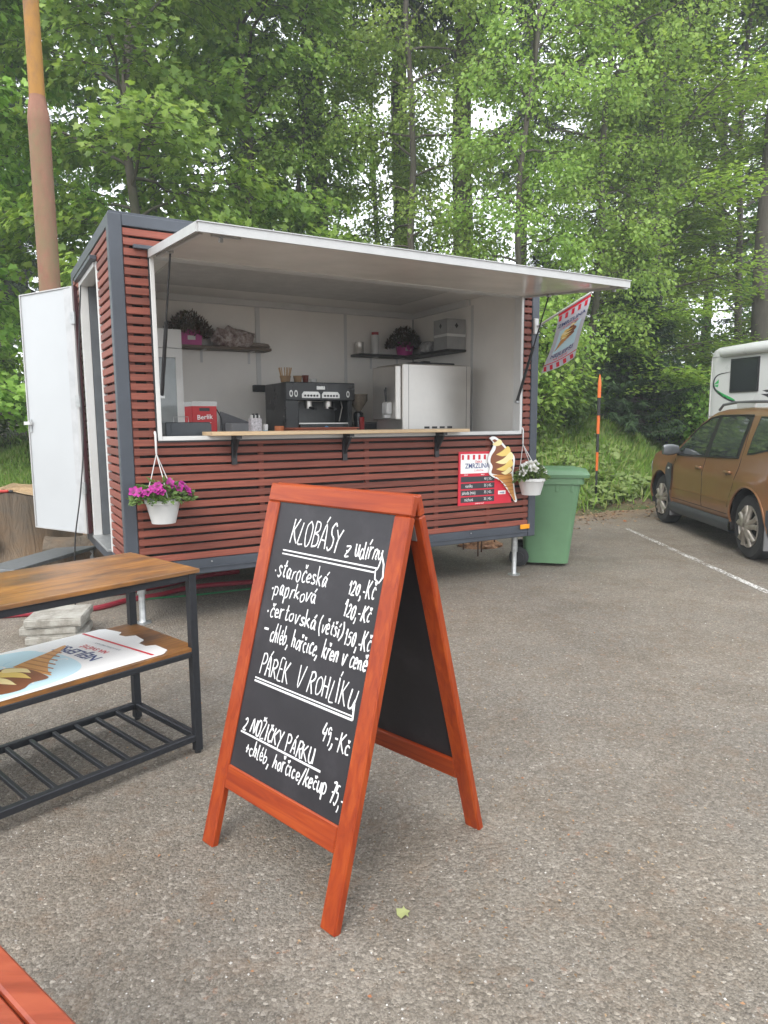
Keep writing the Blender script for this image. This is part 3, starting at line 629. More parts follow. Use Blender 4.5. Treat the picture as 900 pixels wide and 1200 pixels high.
# door: white leaf swung right back, its frame and the step
for (v0, v1, ua, ub) in ((DV0 - 0.036, DV0 + 0.006, 0.002, 0.09), (DV1 - 0.006, DV1 + 0.036, -0.014, 0.055)): tbox('door_frame', WFRAME, ua, ub, v0, v1, 0.112, 2.30, 0.003)
tbox('door_frame', WFRAME, -0.012, 0.09, DV0 + 0.006, DV1 - 0.006, 2.262, 2.299, 0.003); tbox('threshold', GALV, -0.03, 0.12, DV0 + 0.006, DV1 - 0.006, 0.113, 0.13, 0.002)
tbox('door_dark_sheet', plain('dark_grey_sheet', (0.10, 0.11, 0.12), 0.8), 0.057, 0.36, DV1 - 0.03, DV1 - 0.008, 0.132, 2.26)  # plain dark grey sheet added just inside the far jamb
tbox('door_gutter', ANTH, -0.045, 0.004, DV0 - 0.08, DV1 + 0.06, 2.30, 2.33, 0.003)
hg = TWd(-0.03, DV1 + 0.04, 0.0); hv = Vector((-0.847, 0.53, 0)); c_, s_ = math.cos(TYAW), math.sin(TYAW)
hl = Vector((hv.x * c_ + hv.y * s_, -hv.x * s_ + hv.y * c_, 0)); hn = Vector((hl.y, -hl.x, 0))        # leaf direction and its inner face, local
if (Vector((0, 0, 0)) - Vector(TLOC)).dot(Vector((hn.x * c_ - hn.y * s_, hn.x * s_ + hn.y * c_, 0))) < 0: hn = -hn
def door_slab(name, mat, a0, a1, n0, n1, w0, w1, parent):
    m = MB(); o = Vector((-0.03, DV1 + 0.05, 0)); P = [o + hl * a + hn * n for (a, n) in ((a0, n0), (a1, n0), (a1, n1), (a0, n1))]
    m.v = [(p.x, p.y, Z0 + w0) for p in P] + [(p.x, p.y, Z0 + w1) for p in P]; m.f = [(0, 3, 2, 1), (4, 5, 6, 7), (0, 1, 5, 4), (1, 2, 6, 5), (2, 3, 7, 6), (3, 0, 4, 7)]
    return m.build(name, mat, parent)
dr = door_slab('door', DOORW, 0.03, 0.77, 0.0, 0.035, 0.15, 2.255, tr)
for (a0, a1, w0, w1) in ((0.0, 0.0295, 0.14, 2.265), (0.7705, 0.785, 0.14, 2.265)): door_slab('edge_trim', ALU, a0, a1, -0.002, 0.045, w0, w1, dr)
for (w0, w1) in ((0.14, 0.1495), (2.2555, 2.265)): door_slab('edge_trim', ALU, 0.0296, 0.7704, -0.002, 0.045, w0, w1, dr)
door_slab('edge_trim', plain('grey_edge', (0.42, 0.43, 0.44), 0.5), 0.0305, 0.12, 0.0355, 0.043, 0.152, 2.252, dr)
door_slab('seal', plain('maroon_seal', (0.05, 0.008, 0.012), 0.6), -0.010, -0.001, 0.0, 0.03, 0.14, 2.265, dr)
door_slab('handle', WPLAST, 0.71, 0.80, 0.0455, 0.075, 1.10, 1.13, dr); door_slab('handle_plate', GALV, 0.73, 0.765, 0.0355, 0.044, 1.03, 1.15, dr)
for i in range(33): door_slab('slat', SLAT, 0.03, 0.75, -0.024, -0.0025, 0.16 + i * PIT, 0.16 + i * PIT + SLH, dr)
for w_ in (0.5, 1.25, 1.95): door_slab('hinge', GALV, -0.03, 0.03, 0.0455, 0.058, w_, w_ + 0.1, dr)
m = MB(); pl = [(-0.05, DV0 + 0.45, 2.2), (-0.09, DV0 + 0.5, 1.6), (-0.10, DV0 + 0.45, 1.0), (-0.16, DV0 + 0.35, 0.55), (-0.22, DV0 + 0.33, 0.2), (-0.24, DV0 + 0.34, -0.12), (-0.25, DV0 + 0.36, -0.375)]
def smooth_path(p, n=8):
    p = [Vector(q) for q in p]; p = [p[0] * 2 - p[1]] + p + [p[-1] * 2 - p[-2]]; out = []
    for i in range(1, len(p) - 2):
        for k in range(n):
            t = k / n; a, b_, c, d = p[i - 1], p[i], p[i + 1], p[i + 2]
            out.append(0.5 * ((2 * b_) + (c - a) * t + (2 * a - 5 * b_ + 4 * c - d) * t * t + (3 * b_ - a - 3 * c + d) * t ** 3))
    return out + [p[-2]]
MB().tube(smooth_path([tl(*q) for q in pl]), 0.006, 6).build('power_cable', BLACK, tr, True)
# reflector, lights, supports, wheels
MB().box(3.585, 3.70, -0.014, -0.0065, Z0 + 0.078, Z0 + 0.122, 0.003).build('orange_reflector', plain('orange_reflector', (0.75, 0.30, 0.01), 0.3), tr)
for u in (0.6, 1.9, 3.0): MB().lathe([(0.006, 0), (0.006, -0.008), (0.0, -0.008)], 8, (u, -0.004, Z0 + 0.09), 'Y').build('screw_head', GALV, tr)
for (u, v) in ((0.14, 0.28), (TW - 0.17, 0.10), (0.3, 1.95), (TW - 0.2, 1.8)):
    MB().lathe([(0.06, 0.0), (0.06, 0.008), (0.03, 0.012), (0.024, 0.02), (0.024, Z0 - 0.16), (0.031, Z0 - 0.16), (0.031, Z0 + 0.02), (0, Z0 + 0.02)], 14, (u, v, 0)).build('support_leg', GALV, tr, True)
for v in (0.28, 1.72):
    m = MB().lathe([(0.0, 0), (0.2, 0), (0.27, 0.02), (0.29, 0.06), (0.29, 0.13), (0.27, 0.17), (0.2, 0.19), (0, 0.19)], 28, (1.75, v, 0.288), 'Y'); wh = m.build('wheel', RUBBER, tr, True)
    MB().lathe([(0.0, -0.006), (0.17, -0.006), (0.19, 0.004), (0, 0.004)], 20, (1.75, v - 0.002, 0.288), 'Y').build('rim', GALV, wh, True)
MB().box(1.72, 1.78, 0.47, 1.72, 0.26, 0.32).box(0.9, 2.6, 0.9, 1.3, 0.33, 0.395).build('axle', BLACK, tr)

# step plate before the door
sp = thing('door_step', 'grey metal step plate under the open trailer door', 'step', (0, 0, 0))
a, b_ = pz(16, 668, 0.24), pz(104, 642, 0.24)
dx = (b_ - a).normalized(); dn = Vector((-dx.y, dx.x, 0))
m = MB(); L = (b_ - a).length; m.box(0.0, L + 0.25, 0.0, 0.34, 0.205, 0.24, 0.004); M_ = frame((a.x, a.y, 0), dx, dn)
m.xform(M_).build('tread', plain('grey_tread', (0.17, 0.18, 0.19), 0.5, 0.3, 0.2, 30), sp)
for xx in (0.05, L + 0.1):
    for yy_ in (0.03, 0.30): MB().box(xx - 0.018, xx + 0.018, yy_ - 0.018, yy_ + 0.018, 0.0, 0.206).xform(M_).build('leg', GALV, sp)

# ------------------------------------------------------------------ inside the trailer
def put(name, label, cat, u, v, wz, rz=0.0, group=None):
    p = TWd(u, v, wz); return thing(name, label, cat, p, TYAW + rz, group)
WT = 0.955                                                       # worktop height above the chassis
wkt = plain('worktop', (0.45, 0.45, 0.44), 0.4)
for nm, lb, (u0, u1, v0, v1) in (('front_worktop', 'grey worktop along the serving hatch inside the trailer', (0.30, 3.62, 0.10, 1.02)), ('rear_worktop', 'grey worktop against the trailer back wall', (0.95, 3.6, 1.30, 2.07))):
    t = put(nm, lb, 'worktop', u0, v0, 0.09); MB().box(0, u1 - u0, 0, v1 - v0, WT - 0.09 - 0.03, WT - 0.09, 0.003).build('top', wkt, t)
    for (a, c) in ((0.02, 0.02), (u1 - u0 - 0.05, 0.02), (0.02, v1 - v0 - 0.05), (u1 - u0 - 0.05, v1 - v0 - 0.05)): MB().box(a, a + 0.03, c, c + 0.03, 0, WT - 0.12).build('leg', STEEL, t)
# fridge
t = put('display_fridge', 'white glass-door fridge in the corner left of the red crate', 'fridge', 0.12, 1.48, 0.09)
m = MB(); W_, D_, H_ = 0.70, 0.56, 1.86
m.box(0, W_, 0.04, D_, 0, 0.06).box(0, 0.03, 0.04, D_, 0.06, H_).box(W_ - 0.03, W_, 0.04, D_, 0.06, H_).box(0.03, W_ - 0.03, D_ - 0.03, D_, 0.06, H_).box(0.03, W_ - 0.03, 0.04, D_ - 0.03, H_ - 0.16, H_); m.build('cabinet', WPLAST, t)
m = MB(); m.box(0, 0.06, 0, 0.038, 0.02, H_ - 0.17).box(W_ - 0.06, W_, 0, 0.038, 0.02, H_ - 0.17).box(0.06, W_ - 0.06, 0, 0.038, 0.02, 0.09).box(0.06, W_ - 0.06, 0, 0.038, H_ - 0.25, H_ - 0.17); dd = m.build('door', WPLAST, t)
MB().box(0.06, W_ - 0.06, 0.016, 0.022, 0.09, H_ - 0.25).build('glass', plain('fridge_glass', (0.5, 0.55, 0.56), 0.1, 0, 0.15, 3, 0.0, Transmission_Weight=0.6), dd)
MB().box(0, W_, 0, 0.039, H_ - 0.165, H_).build('header', WPLAST, t)
for z_ in (0.4, 0.75, 1.1, 1.4): MB().box(0.035, W_ - 0.035, 0.08, D_ - 0.04, z_, z_ + 0.012).build('shelf', WFRAME, t)
for k_ in range(5): MB().lathe([(0, 0), (0.03, 0), (0.03, 0.12), (0.012, 0.17), (0.012, 0.2), (0, 0.2)], 10, (0.14 + k_ * 0.09, 0.2, 1.413)).build('bottle', plain('orange_drink', (0.5, 0.14, 0.03), 0.2), t, True)
# red beer crate carton
t = put('red_drink_carton', 'red carton with white lettering standing behind the dark cash box', 'box', 0.685, 0.70, WT)
RED = plain('carton_red', (0.48, 0.012, 0.018), 0.5); cw, chh, cdp = 0.205, 0.325, 0.24
MB().box(0, cw, 0, cdp, 0, chh, 0.004).build('body', RED, t); MB().box(-0.002, cw + 0.002, -0.002, cdp + 0.002, chh - 0.035, chh + 0.003).build('top_band', WPLAST, t)
MB().box(0.06, 0.145, -0.003, 0.0, chh - 0.075, chh - 0.05).build('handle_hole', BLACK, t)
put_text('Berlik', 0.055, flat_print('print_white', (0.85, 0.85, 0.84)), t, frame((cw / 2, -0.0025, 0.20), (1, 0, 0.06), (0, 0, 1)), bold=0.01)
MB().box(0.05, 0.155, -0.0022, 0, 0.155, 0.158).build('print_line', flat_print('print_white', (1, 1, 1)), t)
put_text('R', 0.05, flat_print('print_white', (1, 1, 1)), t, frame((cw / 2, -0.0025, 0.105), (1, 0, 0), (0, 0, 1)))
# cash box
t = put('cash_box', 'dark grey metal cash box on the hatch sill in front of the fridge', 'cash box', 0.355, 0.20, WT)
GREYM = plain('slate_metal', (0.05, 0.057, 0.065), 0.4, 0.2)
MB().box(0, 0.335, 0, 0.25, 0, 0.16, 0.006).build('body', GREYM, t); MB().box(0.04, 0.34, -0.004, 0.0, 0.015, 0.145).build('drawer_front', GREYM, t)
MB().tube([(0.09, 0.12, 0.16), (0.09, 0.12, 0.2), (0.2, 0.12, 0.2), (0.2, 0.12, 0.16)], 0.003, 5).build('handle', GALV, t)
# espresso machine
t = put('espresso_machine', 'black two-group espresso machine with silver button panels', 'coffee machine', 1.70, 1.18, WT)
BM = plain('black_enamel', (0.010, 0.0105, 0.012), 0.3); EW, EH, ED = 0.72, 0.53, 0.55
MB().box(0, 0.14, 0.02, ED, 0, EH, 0.008).build('side_panel', BM, t); MB().box(EW - 0.05, EW, 0.02, ED, 0.0, EH, 0.008).build('side_panel', BM, t)
MB().box(0.14, EW - 0.05, 0.0, ED, 0, 0.135, 0.006).build('base', BM, t); MB().box(0.0, EW + 0.02, 0.0, 0.13, 0.36, EH + 0.005, 0.008).build('head', BM, t)
MB().box(0.14, EW - 0.05, 0.32, ED, 0.135, 0.36).build('back_splash', plain('brushed_dark_steel', (0.09, 0.09, 0.09), 0.4, 0.6), t)
MB().box(0.14, EW - 0.05, 0.02, 0.31, 0.135, 0.147).build('drip_tray', STEEL, t); MB().box(0.01, EW, 0.13, ED, EH - 0.03, EH - 0.004).build('cup_rail', BM, t)
SIL = plain('silver_panel', (0.6, 0.6, 0.58), 0.3, 0.5)
for u in (0.26, 0.47):
    bp = MB().prism([(u - .095, .385), (u + .095, .385), (u + .095, .42), (u + .075, .445), (u - .075, .445), (u - .095, .42)], -0.008, 0.001, lambda a, b_, h: (a, h, b_)).build('button_panel', SIL, t)
    for k_ in range(5): MB().lathe([(0.011, 0), (0.011, -0.005), (0, -0.005)], 8, (u - 0.064 + k_ * 0.032, -0.008, 0.407), 'Y').build('button', BLACK, bp)
    MB().lathe([(0.038, 0.30), (0.038, 0.36)], 14, (u + 0.02, 0.11, 0)).lathe([(0.0, 0.285), (0.036, 0.285), (0.036, 0.31)], 14, (u + 0.02, 0.11, 0)).build('group_head', STEEL, t, True)
    MB().tube([(u + 0.02, 0.08, 0.295), (u + 0.02, -0.06, 0.28)], [0.012, 0.016], 8).build('portafilter_handle', BLACK, t, True)
for u in (0.055, 0.105, EW - 0.06):
    MB().lathe([(0.022, 0), (0.022, -0.004), (0.013, -0.004), (0.013, 0)], 14, (0, 0, 0), 'Y').xform(Matrix.Translation((u, -0.001, 0.425)) @ Matrix.Diagonal((0.8, 1, 1.5, 1))).build('gauge_ring', SIL, t)
MB().box(0.32, 0.41, -0.006, 0.0, 0.465, 0.50, 0.004).build('badge', SIL, t)
MB().lathe([(0, -0.004), (0.026, -0.004), (0.026, 0.001)], 16, (0.42, 0, 0.09), 'Y').build('round_badge', flat_print('badge_blue', (0.05, 0.2, 0.42)), t)
MB().tube([(EW - 0.10, 0.08, 0.36), (EW - 0.11, 0.03, 0.30), (EW - 0.17, -0.02, 0.16)], 0.006, 6).build('steam_wand', STEEL, t, True)
# grinder
t = put('coffee_grinder', 'coffee grinder with clear bean hopper beside the espresso machine', 'grinder', 2.53, 1.28, WT)
MB().lathe([(0, 0), (0.07, 0), (0.07, 0.03), (0.05, 0.05), (0.05, 0.24), (0.03, 0.26), (0, 0.26)], 14).build('body', BM, t, True)
MB().lathe([(0.025, 0.26), (0.03, 0.27), (0.095, 0.37), (0.095, 0.42), (0.098, 0.43), (0, 0.43)], 16).build('hopper', plain('smoky_hopper', (0.16, 0.13, 0.10), 0.2, 0, 0.3, 20), t, True)
MB().box(-0.02, 0.03, -0.075, -0.05, 0.06, 0.2, 0.005).build('dosing_lever', plain('red_lever', (0.35, 0.02, 0.02), 0.4), t)
# stirrers and cups on the machine
def cup(u, v, wz, lb, name, mat, r=0.035, h=0.09, cat='cup', grp=None):
    t = put(name, lb, cat, u, v, wz, group=grp)
    MB().lathe([(0, 0), (r * 0.72, 0), (r, h), (r * 1.06, h), (r * 0.9, h - 0.005), (r * 0.68, 0.006), (0, 0.006)], 14).build('wall', mat, t, True); return t
KRAFT = plain('kraft_paper', (0.30, 0.19, 0.10), 0.8)
top_e = WT + 0.53 - 0.004
t = cup(1.79, 1.40, top_e, 'kraft tub of wooden stirrers on top of the espresso machine', 'stirrer_tub', KRAFT, 0.055, 0.075, 'tub')
for k_ in range(16):
    a = k_ * 2.4; MB().box(-0.004, 0.004, -0.001, 0.001, 0, 0.15).xform(Matrix.Translation((0.03 * math.cos(a), 0.03 * math.sin(a), 0.008)) @ Matrix.Rotation(0.22 * math.cos(a), 4, 'Y') @ Matrix.Rotation(-0.22 * math.sin(a), 4, 'X')).build('stirrer', plain('stirrer_wood', (0.45, 0.28, 0.13), 0.7), t)
cup(1.92, 1.40, top_e, 'kraft paper cup beside the wooden stirrers', 'paper_cup', KRAFT, 0.045, 0.08)
cup(2.02, 1.44, top_e, 'dark red paper cup on the espresso machine', 'paper_cup', plain('maroon_cup', (0.16, 0.03, 0.02), 0.6), 0.034, 0.09)
cup(2.06, 1.34, top_e, 'small white cup upside among the cups on the espresso machine', 'small_cup', WPLAST, 0.04, 0.05)
cup(1.30, 0.35, WT, 'small orange cup on the serving counter before the espresso machine', 'orange_cup', plain('terracotta', (0.42, 0.13, 0.045), 0.6), 0.04, 0.125)
t = put('sachet_holder', 'printed box of sachets beside the orange cup', 'sachet box', 1.10, 0.45, WT); MB().box(0, 0.09, 0, 0.08, 0, 0.19, 0.004).build('box', plain('sachet_print', (0.42, 0.40, 0.42), 0.5, 0, 0.5, 60), t)
for k_ in range(5): MB().box(0.01 + k_ * 0.015, 0.02 + k_ * 0.015, 0.02, 0.06, 0.185, 0.215 + 0.012 * (k_ % 2)).build('sachet', BLACK if k_ % 2 else WPLAST, t)
t = put('blue_carton', 'small blue and white carton next to the printed sachet box', 'carton', 1.20, 0.42, WT); MB().box(0, 0.03, 0, 0.05, 0, 0.14, 0.002).build('body', WPLAST, t); MB().box(-0.001, 0.031, -0.001, 0.051, 0.03, 0.09).build('blue_band', plain('blue_print', (0.12, 0.3, 0.42), 0.5), t)
t = put('tray', 'terracotta tray lying on the counter before the espresso machine', 'tray', 1.38, 0.22, WT); MB().box(0, 0.58, 0, 0.3, 0, 0.10, 0.01).build('base', plain('tray_red', (0.32, 0.09, 0.05), 0.5), t); MB().box(-0.01, 0.59, -0.01, 0.31, 0.099, 0.109, 0.003).build('rim', plain('tray_red', (1, 1, 1)), t)
# grey folded seat and bin shapes
GREYP = plain('grey_plastic', (0.22, 0.22, 0.23), 0.5)
t = put('grey_tub', 'grey plastic tub with slanted back beside the espresso machine', 'tub', 1.17, 1.32, WT)
MB().prism([(0, 0), (0.33, 0), (0.33, 0.14), (0.06, 0.24), (0, 0.26)], 0, 0.03, lambda a, b_, h: (a, h + 0.2, b_)).build('back', plain('dark_grey_plastic', (0.11, 0.11, 0.12), 0.5), t); MB().box(0.04, 0.33, 0, 0.2, 0, 0.15, 0.01).build('body', GREYP, t)
t = put('grey_box', 'dark grey box between the coffee grinder and the steel machine', 'box', 2.64, 1.5, WT); MB().box(0, 0.24, 0, 0.2, 0, 0.15, 0.008).build('body', plain('dark_grey_plastic', (1, 1, 1)), t); MB().box(-0.008, 0.248, -0.008, 0.208, 0.13, 0.148, 0.004).build('rim', GREYP, t)
t = put('plastic_bottle', 'clear plastic bottle left of the steel ice cream machine', 'bottle', 2.80, 1.30, WT); MB().lathe([(0, 0), (0.045, 0), (0.045, 0.13), (0.02, 0.17), (0.02, 0.19), (0, 0.19)], 14).build('body', plain('cloudy_plastic', (0.5, 0.5, 0.5), 0.25, 0, 0.1, 9, 0.03, Transmission_Weight=0.5), t, True); MB().lathe([(0, 0.19), (0.022, 0.19), (0.022, 0.215), (0, 0.215)], 12).build('cap', WPLAST, t)
# soft-serve machine
t = put('ice_cream_machine', 'tall stainless steel soft ice cream machine with black lid', 'ice cream machine', 2.66, 0.62, WT)
MB().box(0.0, 0.80, 0, 0.52, 0.0, 0.70, 0.012).build('cabinet', STEEL, t); MB().box(-0.06, 0.0, 0.03, 0.49, 0.17, 0.68, 0.01).build('dispenser_head', STEEL, t)
for a in (0.06, 0.74): MB().box(a, a + 0.003, -0.0015, 0.003, 0.0, 0.69).build('panel_seam', BLACK, t)
for k_ in range(4): MB().box(0.24 + k_ * 0.09, 0.30 + k_ * 0.09, -0.002, 0.004, 0.085, 0.105).build('vent_slot', BLACK, t)
for k_ in range(9):
    for j_ in range(2): MB().box(0.798, 0.802, 0.16 + j_ * 0.10, 0.24 + j_ * 0.10, 0.38 + k_ * 0.026, 0.392 + k_ * 0.026).build('vent_slot', BLACK, t)
MB().box(0.18, 0.66, 0.08, 0.44, 0.70, 0.725, 0.01).build('lid', BLACK, t); MB().box(0.38, 0.46, 0.22, 0.30, 0.725, 0.75, 0.008).build('lid_knob', BLACK, t)
MB().box(-0.12, -0.06, 0.1, 0.2, 0.22, 0.34, 0.01).box(-0.13, -0.06, 0.13, 0.17, 0.19, 0.22).build('tap', WPLAST, t)
MB().tube([(-0.10, 0.15, 0.34), (-0.115, 0.15, 0.46)], 0.008, 6).tube([(-0.08, 0.18, 0.34), (-0.085, 0.18, 0.48)], 0.008, 6).build('lever', BLACK, t)
for (a, c) in ((0.05, 0.05), (0.75, 0.05), (0.05, 0.47), (0.75, 0.47)): pass
# shelves
SHW = wood_mat('shelf_wood', (0.07, 0.05, 0.035), (0.12, 0.09, 0.065), (0.17, 0.13, 0.10), (1, 12, 12), 0.6)
SW = 1.835
t = put('wall_shelf', 'weathered brown wall shelf holding the pink planter and paper bags', 'shelf', 0.90, BV, SW)
MB().box(0, 0.93, -0.23, 0, 0, 0.026, 0.003).build('board', SHW, t)
for a in (0.25, 0.75): MB().box(a, a + 0.025, -0.004, 0, -0.12, 0.0).box(a, a + 0.025, -0.16, -0.004, -0.005, 0.0).build('bracket', WFRAME, t)
t = put('corner_shelf', 'dark corner shelf above the steel ice cream machine', 'shelf', 2.86, BV, SW)
SHD = plain('black_shelf', (0.035, 0.033, 0.032), 0.5)
MB().box(0, 0.834, -0.22, 0, 0, 0.026, 0.003).build('board', SHD, t); MB().box(0.61, 0.834, -1.06, -0.2205, 0, 0.026, 0.003).build('board', SHD, t)
for a in (0.25, 0.6): MB().box(a, a + 0.025, -0.004, 0, -0.12, 0.0).box(a, a + 0.025, -0.16, -0.004, -0.005, 0.0).build('bracket', WFRAME, t)
# dried heather planters
HEATH = leaf_material('dry_heather', [(0.05, 0.04, 0.03), (0.10, 0.075, 0.06), (0.17, 0.12, 0.11), (0.07, 0.075, 0.03)], 0.1)
PINK = plain('pink_plastic', (0.42, 0.035, 0.22), 0.4)
def heather(u, v, lb, seed, W2, square):
    t = put('dried_planter', lb, 'potted plant', u, v, SW + 0.026); rng = np.random.default_rng(seed)
    if square: MB().prism([(-0.095, 0), (0.095, 0), (0.105, 0.145), (-0.105, 0.145)], -0.085, 0.085, lambda a, b_, h: (a, h, b_)).build('pot', PINK, t)
    else: MB().lathe([(0, 0), (0.085, 0), (0.11, 0.14), (0.118, 0.15), (0.105, 0.15), (0, 0.14)], 20).build('pot', PINK, t, True); 
    MB().box(-0.04, 0.035, -0.0935 if not square else -0.0875, -0.084 if square else -0.088, 0.05, 0.09).build('label', WPLAST, t)
    n = 1500; a = rng.uniform(0, 6.28, n); r = W2 * np.sqrt(rng.uniform(0, 1, n)); h = rng.uniform(0, 1, n) * (0.15 * (1 - (r / W2) ** 2) + 0.05)
    C = np.stack([r * np.cos(a), r * np.sin(a) * 0.6, 0.13 + h - 0.06 * (r / W2) ** 2], 1); D = C * [1, 1, 0.2] / W2 + rng.normal(0, 0.4, (n, 3)) + [0, 0, 0.7]
    link('dried_heather', leaves_mesh('dried_heather', C, D, rng.normal(0, 1, (n, 3)), rng.uniform(0.02, 0.05, n), 0.2), HEATH, t)
heather(1.02, BV - 0.12, 'pink square planter of dried heather on the brown shelf', 61, 0.24, True)
heather(3.50, BV - 0.13, 'round pink pot of dried heather on the dark corner shelf', 62, 0.23, False)
# paper bag heap
b = NB('crumpled_paper'); n_ = b.noise(22, 5, 0.7, b.coord()); b.bsdf(b.ramp(n_, [(0.35, (0.10, 0.05, 0.05)), (0.5, (0.30, 0.24, 0.22)), (0.7, (0.6, 0.56, 0.54))]), 0.6, 0, n_, 0.6, 0.01); PAPER = b.m
def lump(name, lb, cat, u, v, wz, rx, ry, h, seed, mat, cuts=3):
    t = put(name, lb, cat, u, v, wz); bm = bmesh.new(); bmesh.ops.create_icosphere(bm, subdivisions=cuts, radius=1); r_ = random.Random(seed)
    for q in bm.verts:
        k = 1 + r_.uniform(-0.17, 0.17); q.co = Vector((q.co.x * rx * k, q.co.y * ry * k, max(0, q.co.z * 0.62 + 0.38) * h * k))
    MB().addbm(bm).build('sheet', mat, t); return t
t = lump('paper_bag_heap', 'crumpled heap of paper and plastic bags on the brown shelf', 'bags', 1.46, BV - 0.13, SW + 0.026, 0.22, 0.1, 0.20, 3, PAPER)
lump('paper_bag', 'flattened grey paper bag at the end of the brown shelf', 'bag', 1.72, BV - 0.12, SW + 0.026, 0.12, 0.1, 0.06, 4, plain('grey_paper', (0.25, 0.21, 0.18), 0.8), 2)
lump('plastic_bag', 'crumpled clear plastic bag beside the round pink pot', 'bag', 3.57, 1.55, SW + 0.026, 0.1, 0.12, 0.12, 5, plain('grey_film', (0.33, 0.33, 0.33), 0.25, 0, 0.4, 20), 2)
lump('plastic_bag', 'dark crumpled bag beside the stacked grey cartons', 'bag', 3.58, 1.31, SW + 0.026, 0.1, 0.11, 0.11, 6, plain('dark_film', (0.09, 0.09, 0.1), 0.3, 0, 0.4, 20), 2)
t = put('metal_can', 'shiny metal can at the end of the dark corner shelf', 'can', 2.92, BV - 0.11, SW + 0.026); MB().lathe([(0, 0), (0.05, 0), (0.05, 0.01), (0.047, 0.014), (0.047, 0.12), (0.05, 0.13), (0.044, 0.13), (0.044, 0.03), (0, 0.03)], 18).build('wall', STEEL, t, True); MB().lathe([(0.0475, 0.05), (0.0485, 0.055), (0.0475, 0.06)], 18).build('rib', STEEL, t)
t = put('white_bottle', 'tall white bottle with red cap on the dark corner shelf', 'bottle', 3.12, BV - 0.11, SW + 0.026); MB().lathe([(0, 0), (0.042, 0), (0.045, 0.03), (0.045, 0.20), (0.04, 0.22), (0, 0.22)], 18).build('body', WPLAST, t, True); MB().lathe([(0.041, 0.221), (0.041, 0.25), (0, 0.25)], 18).build('cap', plain('red_cap', (0.35, 0.03, 0.04), 0.4), t)
CARD = plain('grey_carton', (0.28, 0.28, 0.275), 0.7)
for k_, (lb, z_) in enumerate((('grey carton sealed with white tape, under another on the corner shelf', 0.0), ('grey carton with black diamond marks on top of its stack', 0.155))):
    t = put('carton', lb, 'carton', 3.445, 1.02, SW + 0.026 + z_); MB().box(0, 0.24, 0, 0.25, 0, 0.153, 0.003).build('body', CARD, t)
    MB().box(-0.0015, 0.2415, -0.0015, 0.2515, 0.128, 0.1545).build('tape', WPLAST, t) if k_ == 0 else None
    if k_:
        for M__ in (Matrix.Translation((0.12, -0.0015, 0.085)), Matrix.Translation((-0.0015, 0.12, 0.085)) @ Matrix.Rotation(-math.pi / 2, 4, 'Z')):
            MB().prism([(-.022, 0), (0, -.028), (.022, 0), (0, .028)], 0, 0.002, lambda a, b_, h: (a, h, b_)).xform(M__).build('diamond_mark', BLACK, t)
# black cable by the crate
t = tag(MB().tube(smooth_path([TWd(0.93, 0.9, 1.25), TWd(1.0, 0.95, 1.15), TWd(1.02, 0.95, 1.02), TWd(1.12, 0.9, 0.965), TWd(1.2, 0.9, 0.965)]), 0.006, 6).build('black_cable', BLACK, None, True), 'thin black cable curling beside the red carton', 'cable')
# ------------------------------------------------------------------ handwriting
GL = {}   # glyph: (advance, strokes); baseline 0, x-height 5.5, capitals 10
def G(ch, adv, *st): GL[ch] = (adv, [[(float(a), float(b)) for a, b in s] for s in st])
G('K', 4.6, [(0.6, 10), (0.4, 5), (0.2, 0)], [(3.9, 10), (0.5, 4.6)], [(1.2, 5.2), (2.6, 2.4), (4.3, 0)])
G('L', 3.6, [(0.6, 10), (0.4, 5), (0.3, 0.2), (3.2, 0)])
G('O', 4.6, [(2.4, 10), (0.8, 8), (0.4, 4), (1.4, 0.4), (3.2, 0.6), (4.2, 4), (3.8, 8), (2.4, 10)])
G('B', 4.2, [(0.6, 10), (0.4, 0)], [(0.5, 10), (2.8, 9.4), (3.0, 6.6), (0.6, 5.3)], [(0.6, 5.3), (3.4, 4.4), (3.4, 1.0), (0.4, 0)])
G('A', 4.4, [(0.2, 0), (2.0, 10), (4.0, 0)], [(0.9, 3.6), (3.4, 3.4)])
G('S', 4.0, [(3.6, 9), (2.2, 10), (0.8, 8.4), (1.4, 6), (3.2, 4.2), (3.4, 1.4), (1.8, 0), (0.2, 1.2)])
G('Y', 4.4, [(0.4, 10), (2.2, 5.2)], [(4.2, 10), (2.2, 5.0), (1.2, -1.0)])
G('P', 4.0, [(0.6, 10), (0.5, 5), (0.4, 0)], [(0.4, 9.6), (2.4, 10), (3.6, 8), (2.6, 5.6), (0.6, 5)])
G('R', 4.4, [(0.6, 10), (0.4, 0)], [(0.3, 9.4), (2.4, 10), (3.6, 8), (2.6, 5.6), (0.7, 5.2)], [(1.2, 5.2), (4.0, 0)])
G('E', 3.8, [(3.3, 9.8), (0.6, 10), (0.5, 5), (0.4, 0.2), (3.4, 0)], [(0.5, 5.2), (2.8, 5.3)])
G('V', 4.6, [(0.3, 10), (2.0, 0), (4.2, 10)])
G('H', 4.6, [(0.6, 10), (0.4, 0)], [(4.0, 10), (3.8, 0)], [(0.5, 5), (3.9, 5.2)])
G('I', 2.0, [(0.9, 10), (0.7, 0)])
G('U', 4.6, [(0.5, 10), (0.5, 3), (1.6, 0.2), (3.2, 1), (3.9, 5)], [(4.1, 10), (3.9, 0)])
G('N', 4.8, [(0.4, 0), (0.7, 10), (3.8, 0.2), (4.2, 10)])
G('Z', 4.2, [(0.4, 10), (3.8, 10), (0.4, 0), (3.9, 0)])
G('C', 4.0, [(3.6, 8.6), (2.4, 10), (0.8, 8), (0.4, 4), (1.6, 0.2), (3.6, 1.2)])
G('z', 3.8, [(0.4, 5.4), (3.2, 5.4), (0.5, 0.2), (3.5, 0)], [(0.9, 2.8), (2.8, 2.8)])
